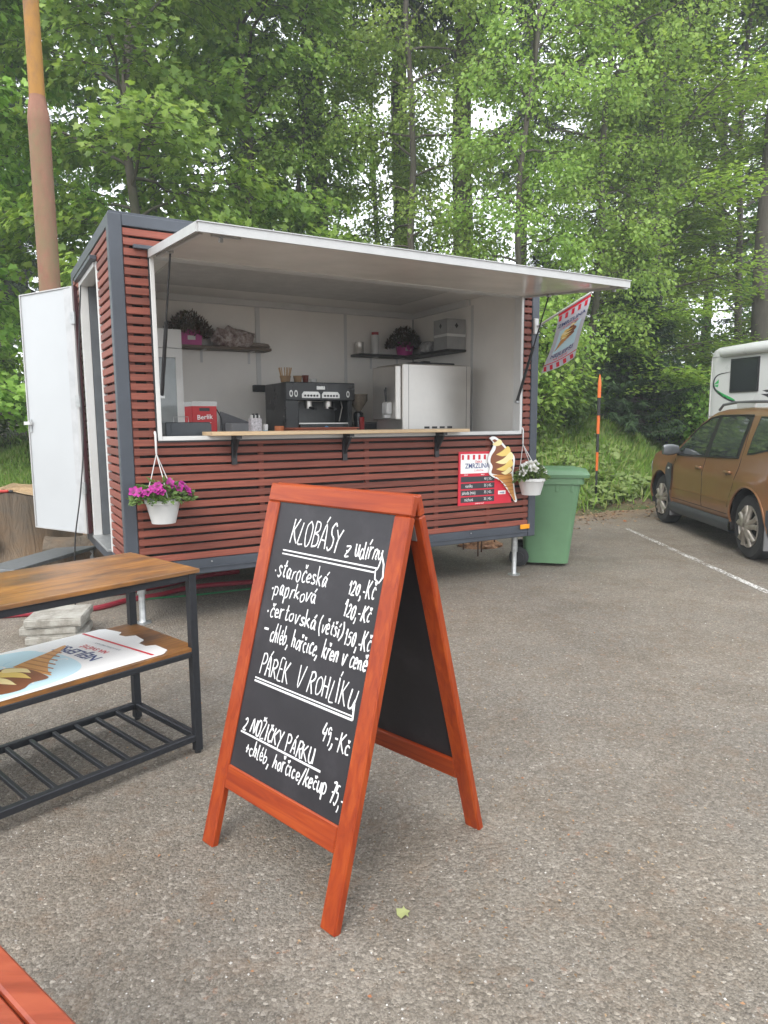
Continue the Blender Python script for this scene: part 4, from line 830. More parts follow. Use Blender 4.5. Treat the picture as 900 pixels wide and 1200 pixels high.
G('u', 3.8, [(0.4, 5.4), (0.4, 1.6), (1.4, 0.1), (2.6, 1.4), (3.1, 5.4)], [(3.1, 5.4), (3.0, 0.6), (3.7, 0.2)])
G('d', 4.0, [(2.9, 4.6), (1.6, 5.5), (0.4, 3.4), (0.8, 0.5), (2.0, 0.2), (3.0, 2.6)], [(3.5, 10), (3.1, 3), (3.2, 0.3), (3.9, 0.3)])
G('r', 3.0, [(0.4, 5.4), (0.5, 0)], [(0.5, 3.2), (1.4, 5.1), (2.6, 5.3)])
G('n', 3.8, [(0.4, 5.4), (0.4, 0)], [(0.4, 3.4), (1.5, 5.4), (2.7, 4.6), (2.8, 1), (3.5, 0.1)])
G('y', 3.8, [(0.4, 5.4), (0.8, 1.8), (1.8, 1.2), (3.0, 3.4)], [(3.3, 5.4), (2.8, -0.5), (1.8, -3.2), (0.4, -3)])
G('s', 3.2, [(2.8, 4.7), (1.6, 5.5), (0.7, 4.4), (1.6, 3), (2.7, 1.6), (1.8, 0), (0.3, 0.6)])
G('t', 3.0, [(1.3, 8.6), (1.0, 2), (1.6, 0.1), (2.8, 0.6)], [(0.1, 5.4), (2.6, 5.8)])
G('a', 3.8, [(2.7, 4.6), (1.5, 5.5), (0.4, 3.2), (0.9, 0.3), (2.0, 0.8), (2.9, 4.8)], [(2.9, 5.2), (2.8, 0.8), (3.6, 0.2)])
G('o', 3.6, [(1.8, 5.5), (0.5, 4), (0.6, 1.2), (1.8, 0), (3.0, 1.6), (2.8, 4.6), (1.8, 5.5)])
G('c', 3.2, [(2.8, 4.6), (1.6, 5.5), (0.4, 3.4), (0.8, 0.6), (2.0, 0), (3.0, 0.8)])
G('e', 3.4, [(0.5, 2.6), (2.8, 3.4), (2.2, 5.3), (1.0, 5.0), (0.4, 2.4), (1.2, 0.1), (3.1, 0.8)])
G('k', 3.6, [(0.6, 10), (0.4, 0)], [(3.0, 5.4), (0.6, 2.4)], [(1.2, 3), (3.3, 0)])
G('p', 3.7, [(0.5, 5.4), (0.3, -3.4)], [(0.4, 4.2), (1.7, 5.5), (3.0, 4), (2.6, 0.8), (1.3, 0), (0.4, 1)])
G('v', 3.6, [(0.3, 5.4), (1.5, 0), (3.1, 5.4), (3.7, 5.0)])
G('i', 1.8, [(0.7, 5.4), (0.6, 0.8), (1.4, 0.1)])
G('h', 3.8, [(0.6, 10), (0.4, 0)], [(0.4, 3), (1.6, 5.3), (2.7, 4.4), (2.7, 1), (3.4, 0.1)])
G('l', 2.2, [(0.7, 9.8), (0.5, 1.2), (1.6, 0.1)])
G('b', 3.6, [(0.6, 10), (0.4, 0.4), (1.8, 0), (2.9, 2), (2.4, 4.8), (0.6, 3.8)])
G(',', 1.8, [(1.0, 0.8), (0.9, -1.0), (0.3, -2.4)])
G('.', 2.2, [(0.7, 3.4), (1.1, 3.0), (0.8, 2.7), (0.6, 3.2)])
G('-', 3.0, [(0.4, 3.0), (2.5, 3.2)])
G('+', 3.6, [(0.4, 3.0), (3.0, 3.2)], [(1.8, 5.4), (1.6, 0.6)])
G('/', 2.8, [(2.4, 9.5), (0.2, -2)])
G('(', 2.4, [(2.0, 9.6), (0.6, 6), (0.6, 1.5), (2.0, -2)])
G(')', 2.4, [(0.4, 9.6), (1.8, 6), (1.8, 1.5), (0.2, -2)])
G('0', 3.8, [(1.8, 7), (0.6, 5), (0.7, 1.4), (1.8, 0), (3.0, 2), (2.8, 5.6), (1.8, 7)])
G('1', 2.4, [(0.3, 6), (1.5, 8.6), (1.4, 0)])
G('2', 3.8, [(0.5, 6.2), (1.6, 7.6), (3.0, 6.2), (2.0, 2.8), (0.4, 0.2), (3.4, 0.2)])
G('4', 4.0, [(1.6, 9), (0.3, 3.6), (3.4, 3.8)], [(2.9, 7), (2.4, -0.4)])
G('5', 3.8, [(3.2, 8), (1.0, 8), (0.7, 5), (2.4, 5), (3.1, 2.6), (1.8, 0), (0.3, 0.8)])
G('7', 3.8, [(0.4, 8.4), (3.3, 8.2), (1.4, -0.6)], [(0.8, 4.2), (2.9, 4.4)])
G('9', 3.8, [(3.0, 6.6), (1.6, 8), (0.5, 6.2), (1.4, 4.4), (2.9, 6), (3.0, 2), (2.2, -1)])
ACC = {'Á': ('A', "'"), 'á': ('a', "'"), 'é': ('e', "'"), 'í': ('i', "'"), 'Í': ('I', "'"), 'č': ('c', 'v'), 'Č': ('C', 'v'), 'ž': ('z', 'v'), 'Ž': ('Z', 'v'), 'š': ('s', 'v'), 'ř': ('r', 'v'), 'ě': ('e', 'v')}
def hand_text(txt, x0, y0, x1, cap, wd, seed=0, jit=0.24, slant=0.10):
    """strokes (2-D paths) of handwriting spanning x0..x1 on baseline y0"""
    r = random.Random(seed); tot = sum((GL[ACC.get(c, (c,))[0]][0] if c != ' ' else 2.6) + 0.55 for c in txt); sx = (x1 - x0) / tot; sy = cap / 10; out = []; pen = 0
    for c in txt:
        if c == ' ': pen += 3.1; continue
        base, acc = ACC.get(c, (c, None)); adv, st = GL[base]; dy = r.uniform(-.5, .5); st = list(st); ky = r.uniform(0.86, 1.14); ks = r.uniform(-0.10, 0.10)
        h = 10.6 if base.isupper() else 6.6
        if acc == "'": st.append([(adv * .45, h), (adv * .45 + 1.0, h + 2.4)])
        if acc == 'v': st.append([(adv * .22, h + 1.9), (adv * .42, h + 0.3), (adv * .72, h + 2.1)])
        for s in st:
            p = [(a + ks * b_ + r.uniform(-jit, jit), b_ * ky + r.uniform(-jit, jit) + dy) for a, b_ in s]
            if len(p) > 2: p = [(q.x, q.y) for q in smooth_path([(a, b_, 0) for a, b_ in p], 4)]
            out.append([(x0 + (pen + a + slant * b_ / max(sx, 1e-6) * sy) * sx, y0 + b_ * sy) for a, b_ in p])
        pen += adv + 0.55
    return out
def strokes_mesh(paths, wd, F, name, mat, parent, seed=0):
    r = random.Random(seed); m = MB()
    for p in paths:
        k = 0.8 + 0.4 * r.random(); rr = [wd / 2 * k * (0.85 + 0.3 * r.random()) for _ in p]
        m.tube([F @ Vector((a, b_, 0.0003)) for a, b_ in p], rr, 6, True, 0.22, up=F.to_3x3() @ Vector((0, 0, 1)))
    return m.build(name, mat, parent, True)

# ------------------------------------------------------------------ sandwich board
BC, BG, BW, BSP, BH, BT = Vector((-0.1514, 2.356, 0)), -0.7519, 0.7027, 0.7604, 1.275, 0.0199
sb = thing('sandwich_board', 'orange-red wooden sandwich board with handwritten white chalk menu', 'sandwich board', BC, BG)
b = NB('orange_red_lacquer'); v = b.coord('Object', (26, 26, 1.6)); n_ = b.noise(1.6, 8, 0.6, v, 0.8); n2 = b.noise(2.2, 4, 0.6, b.coord())
c = b.ramp(n_, [(0.25, (0.19, 0.022, 0.005)), (0.5, (0.30, 0.046, 0.007)), (0.75, (0.42, 0.082, 0.011))]); c = b.mix(b.math('MULTIPLY', n2, 0.45), c, (0.19, 0.014, 0.004))
b.bsdf(c, 0.38, 0, n_, 0.08, 0.002, Coat_Weight=0.12, Coat_Roughness=0.25, Specular_IOR_Level=0.3); LACV = b.m
b = NB('orange_red_lacquer_rail'); v = b.coord('Object', (1.6, 26, 26)); n_ = b.noise(1.6, 8, 0.6, v, 0.8); n2 = b.noise(2.2, 4, 0.6, b.coord())
c = b.ramp(n_, [(0.25, (0.19, 0.022, 0.005)), (0.5, (0.30, 0.046, 0.007)), (0.75, (0.42, 0.082, 0.011))]); c = b.mix(b.math('MULTIPLY', n2, 0.45), c, (0.19, 0.014, 0.004))
b.bsdf(c, 0.38, 0, n_, 0.08, 0.002, Coat_Weight=0.12, Coat_Roughness=0.25, Specular_IOR_Level=0.3); LACH = b.m
b = NB('chalkboard'); n_ = b.noise(5, 6, 0.65, b.coord()); b.bsdf(b.ramp(n_, [(0.3, (0.010, 0.009, 0.0115)), (0.55, (0.017, 0.015, 0.0185)), (0.8, (0.038, 0.035, 0.040))]), 0.5, 0, b.noise(300, 2, 0.5, b.coord()), 0.05, 0.001); CHALKB = b.m
CHALK = flat_print('white_chalk_pen', (0.66, 0.66, 0.66), 0.7)
FT = 0.024; PL = math.hypot(BH, BSP / 2 - BT)
def panel_frame(sgn):
    """x across the panel seen from outside, y up the slope, z outwards; origin at the bottom middle of the outer face"""
    o = Vector((0, -sgn * BSP / 2, 0)); up = Vector((0, sgn * (BSP / 2 - BT), BH)); return frame(o, (sgn, 0, 0), up)
for sgn in (1, -1):
    F = panel_frame(sgn); hw = BW / 2
    for x0_ in (-hw, hw - 0.066):
        MB().box(x0_, x0_ + 0.066, 0.0, PL - 0.068, -FT * 1.25, 0.0, 0.005).xform(F).build('stile', LACV, sb)
    MB().box(-hw, hw, PL - 0.067, PL, -FT * 1.25, 0.0, 0.005).xform(F).build('top_rail', LACH, sb)
    MB().box(-hw + 0.0662, hw - 0.0662, 0.215, 0.298, -FT * 1.15, -0.002, 0.004).xform(F).build('bottom_rail', LACH, sb)
    pn = MB().box(-hw + 0.060, hw - 0.060, 0.290, PL - 0.060, -0.014, -0.009).xform(F).build('chalk_panel', CHALKB, sb)
    for x0_ in (-hw + 0.03, hw - 0.05): MB().box(x0_, x0_ + 0.02, PL - 0.15, PL - 0.02, -FT * 1.25 - 0.003, -FT * 1.25 + 0.001).xform(F).build('hinge', GALV, sb)
F = panel_frame(1); FX = F @ Matrix.Translation((-BW / 2, 0, -0.0087))
W1 = 0.0052
LN = [('KLOBÁSY', .158, 1.112, .425, .082, W1), ('z', .442, 1.106, .472, .055, W1 * 1.25), ('udírny', .490, 1.106, .616, .066, W1),
 ('.staročeská', .105, .990, .392, .063, W1), ('120,-Kč', .492, .985, .612, .058, W1), ('.paprková', .105, .924, .352, .058, W1), ('120,-Kč', .488, .912, .610, .058, W1),
 ('.čertovská', .105, .846, .378, .058, W1 * 1.1), ('(větší)', .388, .842, .505, .054, W1 * 1.1), ('150,-Kč', .515, .826, .632, .060, W1),
 ('-', .108, .782, .142, .05, W1 * 1.5), ('chléb, hořčice, křen v ceně', .150, .762, .634, .060, W1 * 1.1),
 ('PÁREK', .128, .640, .292, .072, W1), ('V', .325, .645, .368, .072, W1), ('ROHLÍKU', .385, .642, .612, .068, W1),
 ('49,-', .492, .512, .568, .072, W1), ('Kč', .572, .503, .625, .062, W1 * 1.1), ('2 NOŽIČKY', .098, .432, .318, .052, W1 * 1.1), ('PÁRKU', .335, .432, .480, .054, W1 * 1.05),
 ('+chléb, hořčice/kečup', .135, .360, .560, .054, W1 * 1.1), ('75,-', .575, .350, .640, .066, W1)]
for k_, (tx, a, y_, c, cap, wd) in enumerate(LN): strokes_mesh(hand_text(tx, a, y_, c, cap, wd, k_), wd, FX, 'chalk_lettering', CHALK, sb, k_)
UL = [[(.131, 1.086), (.60, 1.084)], [(.131, 1.073), (.59, 1.070)], [(.606, 1.135), (.624, 1.10), (.630, 1.06), (.618, 1.040), (.598, 1.05), (.594, 1.075), (.60, 1.084)],
      [(.113, .622), (.61, .622)], [(.113, .611), (.612, .611)], [(.608, .66), (.612, .611)], [(.092, .424), (.517, .421)]]
for k_, ul in enumerate(UL): strokes_mesh([ul], 0.006, FX, 'chalk_underline', CHALK, sb, 99 + k_)

# ------------------------------------------------------------------ three-tier table
TA = 0.843; TX, TY = -0.8353, 2.9997; TDp, THt = 0.578, 0.858; TLn = 1.25
tb = thing('shelf_table', 'rustic brown three-tier table with black metal frame', 'table', (TX, TY, 0), TA)
def lwood(name):
    b = NB(name); v = b.coord('Object', (1.3, 9, 9)); n_ = b.noise(2.4, 9, 0.68, v, 1.3); n2 = b.noise(2.6, 5, 0.65, b.coord('Object', (1, 2.2, 1)))
    c = b.ramp(n_, [(0.22, (0.045, 0.02, 0.009)), (0.40, (0.17, 0.072, 0.022)), (0.6, (0.30, 0.135, 0.035)), (0.8, (0.40, 0.20, 0.06))])
    c = b.mix(b.ramp(n2, [(0.46, (0, 0, 0)), (0.66, (0.85, 0.85, 0.85))]), c, b.mix(n_, (0.045, 0.026, 0.017), (0.135, 0.078, 0.045)))
    b.bsdf(c, 0.36, 0, n_, 0.05, 0.001); return b.m
RW = lwood('rustic_laminate'); BKF = plain('black_powder_coat', (0.022, 0.024, 0.029), 0.5, 0.3, 0.2, 40)
q = 0.036
MB().box(-TLn, 0.012, -0.012, TDp + 0.012, THt - 0.018, THt, 0.002).build('table_top', RW, tb)
for (a, c) in ((-q, 0), (-q, TDp - q), (-TLn, 0), (-TLn, TDp - q)):
    lg = MB().box(a, a + q, c, c + q, 0.012, THt - 0.0185, 0.003).build('leg', BKF, tb); MB().lathe([(0, 0), (0.015, 0), (0.015, 0.013), (0, 0.013)], 10, (a + q / 2, c + q / 2, 0)).build('foot', BLACK, lg)
def rails(z0, z1):
    for (x0_, x1_, y0_, y1_) in ((-TLn + q, -q, 0.002, q - 0.002), (-TLn + q, -q, TDp - q + 0.002, TDp - 0.002), (-q + 0.002, -0.002, q, TDp - q), (-TLn + 0.002, -TLn + q - 0.002, q, TDp - q)):
        MB().box(x0_, x1_, y0_, y1_, z0, z1, 0.003).build('rail', BKF, tb)
rails(THt - 0.05, THt - 0.019); rails(0.458, 0.485); rails(0.062, 0.092)
MB().box(-TLn + 0.004, -0.004, q + 0.001, TDp - q - 0.001, 0.486, 0.502, 0.002).box(-TLn + q + .001, -q - .001, 0.004, TDp - 0.004, 0.4855, 0.5015).build('shelf', RW, tb)
for k_ in range(11): 
    x_ = -0.135 - k_ * 0.102; MB().box(x_ - 0.009, x_ + 0.009, q, TDp - q, 0.066, 0.088, 0.002).build('slat', BKF, tb)

# ------------------------------------------------------------------ ice cream prints
PW_ = flat_print('print_white', (0.60, 0.60, 0.595)); PR_ = flat_print('print_red', (0.62, 0.02, 0.045)); PN_ = flat_print('print_navy', (0.03, 0.055, 0.20)); PK_ = flat_print('print_black', (0.035, 0.033, 0.04))
PSKY = flat_print('print_pale_blue', (0.45, 0.70, 0.82)); PCHOC = flat_print('print_chocolate', (0.23, 0.075, 0.03)); PVAN = flat_print('print_vanilla', (0.82, 0.60, 0.17)); PVAN2 = flat_print('print_cream', (0.90, 0.75, 0.38))
PWAF = flat_print('print_waffle', (0.62, 0.30, 0.09)); PWAF2 = flat_print('print_waffle_line', (0.42, 0.17, 0.05))
def blob(pts, n=5): return [(p.x, p.y) for p in smooth_path([(a, b_, 0) for a, b_ in pts + [pts[0]]], n)][:-1]
def decal(poly, F, z0, mat, parent, name, th=0.0004):
    return MB().prism(poly, z0, z0 + th, lambda a, b_, h: F @ Vector((a, b_, h))).build(name, mat, parent)
def cone_art(F, W, H, parent, z=0.0, backing=None, lean=0.0, flip=False):
    """soft-ice cone in a W x H box, tip at the bottom right, swirl leaning to the upper left"""
    fx = lambda pts: [((-(a) if flip else a) * W, b_ * H) for a, b_ in pts]
    body = [(0.05, 0.98), (0.20, 1.0), (0.42, 0.93), (0.66, 0.80), (0.86, 0.70), (0.88, 0.58), (0.84, 0.46), (0.87, 0.30), (0.93, 0.12), (0.98, 0.02), (0.92, 0.0), (0.80, 0.09), (0.62, 0.22), (0.42, 0.34), (0.18, 0.40), (0.05, 0.46), (0.09, 0.56), (0.01, 0.64), (0.05, 0.74), (0.16, 0.84), (0.18, 0.90)]
    if backing: 
        cx, cy = 0.5, 0.5; big = [((a - cx) * 1.09 + cx, (b_ - cy) * 1.035 + cy) for a, b_ in body]; decal(blob(fx(big)), F, z - backing, PW_, parent, 'card_backing', backing - 0.0002)
    decal(blob(fx([(0.80, 0.44), (0.84, 0.34), (0.90, 0.14), (0.955, 0.02), (0.90, 0.02), (0.80, 0.10), (0.60, 0.26), (0.30, 0.385), (0.14, 0.425), (0.4, 0.43)])), F, z, PWAF, parent, 'printed_waffle_cone')
    for k in range(6):
        t = k / 6; a, c = (0.20 + 0.62 * t, 0.405 - 0.33 * t), (0.80 + 0.10 * t, 0.42 - 0.34 * t)
        decal(fx([a, (a[0] + 0.012, a[1] - 0.012), (c[0] + 0.005, c[1] - 0.012), c]), F, z + 0.0006, PWAF2, parent, 'printed_waffle_line')
    decal(blob(fx([(0.10, 0.96), (0.22, 0.97), (0.45, 0.88), (0.82, 0.68), (0.84, 0.55), (0.80, 0.46), (0.55, 0.42), (0.2, 0.44), (0.09, 0.47), (0.13, 0.56), (0.05, 0.64), (0.09, 0.73), (0.22, 0.82), (0.22, 0.9)])), F, z + 0.0004, PCHOC, parent, 'printed_chocolate_ice')
    for k, (y0, y1, x0, x1, w) in enumerate(((0.90, 0.93, 0.10, 0.40, 0.035), (0.74, 0.80, 0.24, 0.70, 0.05), (0.62, 0.71, 0.22, 0.80, 0.05), (0.515, 0.60, 0.25, 0.80, 0.045), (0.455, 0.50, 0.42, 0.76, 0.03))):
        decal(blob(fx([(x0, y0), ((x0 + x1) / 2, y0 - 0.03), (x1, y1 - w * 1.25), (x1 + 0.05, y1), (x1 - 0.05, y1 + w * 1.25), ((x0 + x1) / 2, y0 + w * 1.15)])), F, z + 0.0010 + k * 1e-4, PVAN if k % 2 else PVAN2, parent, 'printed_vanilla_swirl')
# poster lying on the middle shelf, upside down to the camera
po = thing('ice_cream_poster', 'white ice cream poster card lying on the middle table shelf', 'poster', (TX, TY, 0.502), TA)
co = [(-1.26, -0.005), (-0.165, 0.02), (-0.130, 0.05), (-0.128, 0.15), (-0.165, 0.17), (-0.165, 0.235), (-0.125, 0.26), (-0.115, 0.35), (-0.155, 0.37), (-0.165, 0.42), (-0.135, 0.45), (-0.160, 0.555), (-0.185, 0.572), (-1.26, 0.545)]
MB().prism(co, 0.002, 0.006, lambda a, b_, h: (a, b_, h)).build('card', PW_, po)
FP = Matrix.Translation((0, 0, 0.0062))
decal(blob([(-1.24, 0.01), (-0.75, 0.02), (-0.56, 0.06), (-0.47, 0.14), (-0.46, 0.30), (-0.50, 0.42), (-0.62, 0.53), (-1.24, 0.53)]), FP, 0.0, flat_print('print_ice_blue', (0.55, 0.76, 0.85)), po, 'printed_blue_ground')
rp = random.Random(8)
for k in range(14):
    cx, cy, rr = rp.uniform(-0.85, -0.48), rp.uniform(0.04, 0.5), rp.uniform(0.02, 0.055)
    a0 = rp.uniform(0, 6); pts = [(cx + rr * math.cos(a0 + t), cy + 0.7 * rr * math.sin(a0 + t)) for t in np.linspace(0, 4, 9)]
    m = MB(); m.tube([FP @ Vector((a, c, 0.0006 + k * 2e-5)) for a, c in pts], 0.004, 5, True, 0.08); m.build('printed_swirl', PW_ if k % 2 else PSKY, po)
cone_art(FP @ Matrix.Translation((-0.40, 0.47, 0.0012)) @ Matrix.Rotation(rad(104), 4, 'Z') @ Matrix.Translation((-0.34, 0, 0)) , 0.34, 0.66, po)
put_text('NEJLEPŠÍ', 0.082, PN_, po, FP @ Matrix.Translation((-0.405, 0.30, 0.0013)) @ Matrix.Rotation(rad(96), 4, 'Z'), bold=0.018, sx=0.92)
put_text('NA SVĚTĚ', 0.04, PR_, po, FP @ Matrix.Translation((-0.335, 0.30, 0.0013)) @ Matrix.Rotation(rad(97), 4, 'Z'), bold=0.015)
put_text('Z JIHOČESKÉ SMETANY', 0.015, flat_print('print_grey', (0.35, 0.36, 0.4)), po, FP @ Matrix.Translation((-0.282, 0.29, 0.0013)) @ Matrix.Rotation(rad(97), 4, 'Z'), sx=1.2)
decal([(-0.215, 0.03), (-0.203, 0.03), (-0.262, 0.56), (-0.274, 0.56)], FP, 0.001, PR_, po, 'printed_red_line')
# price board on the trailer front
Ft = Matrix.Translation((0, 0, 0)) 
def front(u, wz, off): p = TWd(u, -off, wz); c, s = math.cos(TYAW), math.sin(TYAW); return frame(p, (c, s, 0), (0, 0, 1))
sg = thing('ice_cream_price_board', 'red ice cream price board screwed to the trailer slats', 'sign', TWd(2.855, 0.004, 0.35), 0)
F = front(2.855, 0.35, 0.0); F = sg.matrix_world.inverted() @ F if False else Matrix.Translation(-Vector(sg.location)) @ F
F = F @ Matrix.Rotation(rad(-0.6), 4, 'Z')
SWd, SHt = 0.62, 0.487
MB().prism([(0, 0), (SWd, 0), (0.52, SHt), (0, SHt)], -0.006, 0.004, lambda a, b_, h: F @ Vector((a, b_, h))).build('panel', PR_, sg)
decal([(0.02, 0.29), (0.50, 0.29), (0.50, 0.465), (0.02, 0.465)], F, 0.0042, PW_, sg, 'white_field')
decal(blob([(0.36, 0.43), (0.44, 0.44), (0.5, 0.40), (0.49, 0.33), (0.40, 0.36)]), F, 0.0045, PSKY, sg, 'printed_blue_splash')
for k in range(7): decal([(0.03 + k * 0.062, 0.415), (0.055 + k * 0.062, 0.415), (0.055 + k * 0.062, 0.458), (0.03 + k * 0.062, 0.458)], F, 0.0048, PR_, sg, 'awning_stripe')
FT_ = lambda a, c: F @ Matrix.Translation((a, c, 0.0055))
put_text('ČESKÁ', 0.026, PR_, sg, FT_(0.22, 0.393), bold=0.02); put_text('ZMRZLINA', 0.062, PN_, sg, FT_(0.205, 0.356), bold=0.012, sx=0.9); put_text('Z OPOČNA', 0.02, PR_, sg, FT_(0.225, 0.315), bold=0.01)
put_text('DRUH', 0.015, PW_, sg, FT_(0.08, 0.277)); put_text('MALÁ', 0.015, PW_, sg, FT_(0.27, 0.277)); put_text('VELKÁ', 0.015, PW_, sg, FT_(0.37, 0.277))
for k, (nm, pr) in enumerate((('', '40 | 50,-'), ('vanilka', '35 | 45,-'), ('jahoda (mix)', '35 | 45,-'), ('míchaná', '35 | 45,-'))):
    y_ = 0.212 - k * 0.062; decal([(0.025, y_), (0.41, y_), (0.41, y_ + 0.05), (0.025, y_ + 0.05)], F, 0.0045, PK_, sg, 'price_row')
    if nm: put_text(nm, 0.042, PW_, sg, FT_(0.115, y_ + 0.025), bold=0.0, sx=0.72)
    put_text(pr, 0.036, PW_, sg, FT_(0.335, y_ + 0.026), bold=0.0, sx=0.8)
decal([(0.455, 0.085), (0.545, 0.085), (0.545, 0.12), (0.455, 0.12)], F, 0.0045, PW_, sg, 'logo_plate'); put_text('carpigia', 0.024, PN_, sg, FT_(0.50, 0.102), bold=0.02, sx=0.8)
put_text('DOBROU CHUŤ', 0.014, PW_, sg, FT_(0.24, 0.012))
cc_ = thing('ice_cream_cutout', 'cone-shaped ice cream cutout fixed over the red price board', 'sign', TWd(3.18, -0.01, 0.36), 0)
F2 = Matrix.Translation(-Vector(cc_.location)) @ front(3.185, 0.358, 0.018)
cone_art(F2, 0.335, 0.60, cc_, 0.004, 0.008)
# ------------------------------------------------------------------ flag on the right post
fl = thing('ice_cream_flag', 'white ice cream flag with red striped ends on an angled pole', 'flag', TWd(3.735, -0.005, 1.93), TYAW)
MB().box(-0.035, 0.015, -0.02, 0.004, -0.02, 0.12, 0.004).build('bracket', WPLAST, fl)
pdir = Vector((0, -0.642, 0.20)); p0 = Vector((0, -0.01, 0.045)); 
MB().tube([p0, p0 + pdir * 1.05], 0.011, 10).build('flagpole', WPLAST, fl, True)
a_ = p0 + pdir * 0.44; b__ = p0 + pdir * 1.03
def fpt(s, t, off=0.0):   # s along the pole, t downwards
    p = a_.lerp(b__, s); wv = 0.018 * math.sin(t * 5 + s * 2.5) * t
    return p + Vector((wv - off, 0.19 * max(0, t) ** 1.3, -0.52 * t - 0.02 * math.sin(s * 3.1) * t))
def cloth(s0, s1, t0, t1, off, mat, name, parent, ns=6, ntt=10, slant=0.0):
    rows = []
    for j in range(ntt + 1):
        t = t0 + (t1 - t0) * j / ntt; sh = slant * (j / ntt); rows.append([fpt(min(1, s0 + (s1 - s0) * i / ns + sh), t, off) for i in range(ns + 1)])
    return MB().grid(rows).build(name, mat, parent, True, 180)
FC = plain('flag_cloth', (0.52, 0.53, 0.60), 0.7, 0, 0.03); ct = cloth(0, 1, 0, 1, 0, FC, 'cloth', fl, 10, 20)
cloth(0, 1, -0.02, 0.06, 0.002, PR_, 'red_sleeve', ct, 10, 3)
for k in range(5):
    cloth(0.04 + k * 0.2, 0.13 + k * 0.2, 0.075, 0.16, 0.002, PR_, 'red_stripe', ct, 2, 3); cloth(0.02 + k * 0.2, 0.11 + k * 0.2, 0.90, 0.985, 0.002, PR_, 'red_stripe', ct, 2, 3, 0.05)
cloth(0, 1, 0.865, 0.88, 0.002, PR_, 'red_stripe', ct, 8, 1)
def on_cloth(o, W, H, s0, t0, ds, dt, off):
    for q in o.data.vertices: q.co = fpt(s0 + ds * q.co.x / W, t0 - dt * q.co.y / H, off + q.co.z)
    o.data.update(); return o
cloth(0.16, 0.86, 0.34, 0.72, 0.0012, flat_print('print_ice_blue', (1, 1, 1)), 'printed_blue_ground', ct, 6, 6)
for tx, t_, sz_, mt in (('ZMRZLINA', 0.25, 0.19, PN_), ('Z OPOČNA', 0.31, 0.10, PR_), ('NEJLEPŠÍ', 0.765, 0.2, PN_), ('NA SVĚTĚ', 0.83, 0.10, PR_)):
    o = put_text(tx, sz_, mt, ct, Matrix.Identity(4), bold=0.012); on_cloth(o, 1, 1, 0.5, t_, 0.95, 0.42, 0.0035)
hold = bpy.data.objects.new('cone_tmp', None); COL.objects.link(hold)
cone_art(Matrix.Identity(4), 1, 1, hold)
for o in list(hold.children):
    on_cloth(o, 1, 1, 0.80, 0.68, -0.62, 0.36, 0.002); o.parent = ct
bpy.data.objects.remove(hold)

# ------------------------------------------------------------------ hanging flower pots
def hanging(u, wz, v, lb, R, H, flowers, fmat, seed, hook_w, leafm, spread):
    p = TWd(u, v, wz); t = thing('hanging_planter', lb, 'hanging planter', p, TYAW); rng = np.random.default_rng(seed)
    MB().lathe([(0, 0), (R * 0.66, 0), (R * 0.68, 0.012), (R * 0.92, H - 0.03), (R * 0.93, H - 0.028), (R, H - 0.026), (R, H), (R * 0.93, H), (R * 0.9, H - 0.03), (0, H - 0.03)], 28).build('pot', WPLAST, t, True)
    hz = hook_w - wz; top = Vector((0, -v - 0.018, hz))
    st = top - Vector((0, 0, 0.13))
    for k in range(3):
        a = 2.1 * k + 0.6; e = Vector((R * 0.98 * math.cos(a), R * 0.98 * math.sin(a), H - 0.012)); MB().tube([st, st.lerp(e, 0.5) + Vector((0.004, 0, 0)), e], 0.0035, 6).build('hanger_strand', WPLAST, t, True)
    MB().tube([st, top, top + Vector((0, 0.012, 0.022)), top + Vector((0, 0.028, 0.01))], [0.007, 0.008, 0.008, 0.007], 8).build('hook', WPLAST, t, True)
    n = 620; a = rng.uniform(0, 6.28, n); r = spread * np.sqrt(rng.uniform(0.0, 1, n)); h = H + 0.005 + rng.uniform(0, 0.10, n) * (1.25 - (r / spread) ** 2) - 0.03 * np.clip((r - R) / (spread - R + 1e-6), 0, 1)
    C = np.stack([r * np.cos(a), r * np.sin(a) * 0.6, h], 1); C[:, 1] = np.clip(C[:, 1], -spread, -v - 0.05)
    D = np.stack([np.cos(a), np.sin(a), rng.uniform(-.15, .9, n)], 1) + rng.normal(0, .4, (n, 3)); N = np.array([0, -0.4, 1]) + rng.normal(0, .5, (n, 3))
    link('foliage', leaves_mesh('foliage', C, D, N, rng.uniform(0.028, 0.06, n), 0.26), leafm, t)
    fm = None
    for k in range(flowers):
        q = rng.uniform(0, 6.28); rr = spread * math.sqrt(rng.uniform(0.08, 1.0)); pos = Vector((rr * math.cos(q) * 1.02, min(-abs(rr * math.sin(q)) * 0.72 + 0.02, -v - 0.06), H + 0.055 + 0.07 * (1 - (rr / spread) ** 2) + rng.uniform(-.01, .014)))
        if fm is None:
            m = MB(); n5 = 20; m.v = [(0, 0, -0.012)] + [((0.026 + 0.005 * math.cos(5 * i * 2 * math.pi / n5)) * math.cos(i * 2 * math.pi / n5), (0.026 + 0.005 * math.cos(5 * i * 2 * math.pi / n5)) * math.sin(i * 2 * math.pi / n5), 0.004 * math.sin(10 * i * 2 * math.pi / n5)) for i in range(n5)]
            m.f = [(0, 1 + i, 1 + (i + 1) % n5) for i in range(n5)]; fm = bpy.data.meshes.new('flower'); fm.from_pydata(m.v, [], m.f); fm.update(); fm.shade_smooth(); fm.materials.append(fmat)
        o = link('flower', fm, fmat, t); o.location = pos; o.rotation_euler = Vector((pos.x * 4 + rng.normal(0, .3), -1.0 + rng.normal(0, .3), 0.75)).to_track_quat('Z', 'Y').to_euler(); s_ = rng.uniform(0.95, 1.3) * (1.25 if flowers < 15 else 1); o.scale = (s_, s_, s_)
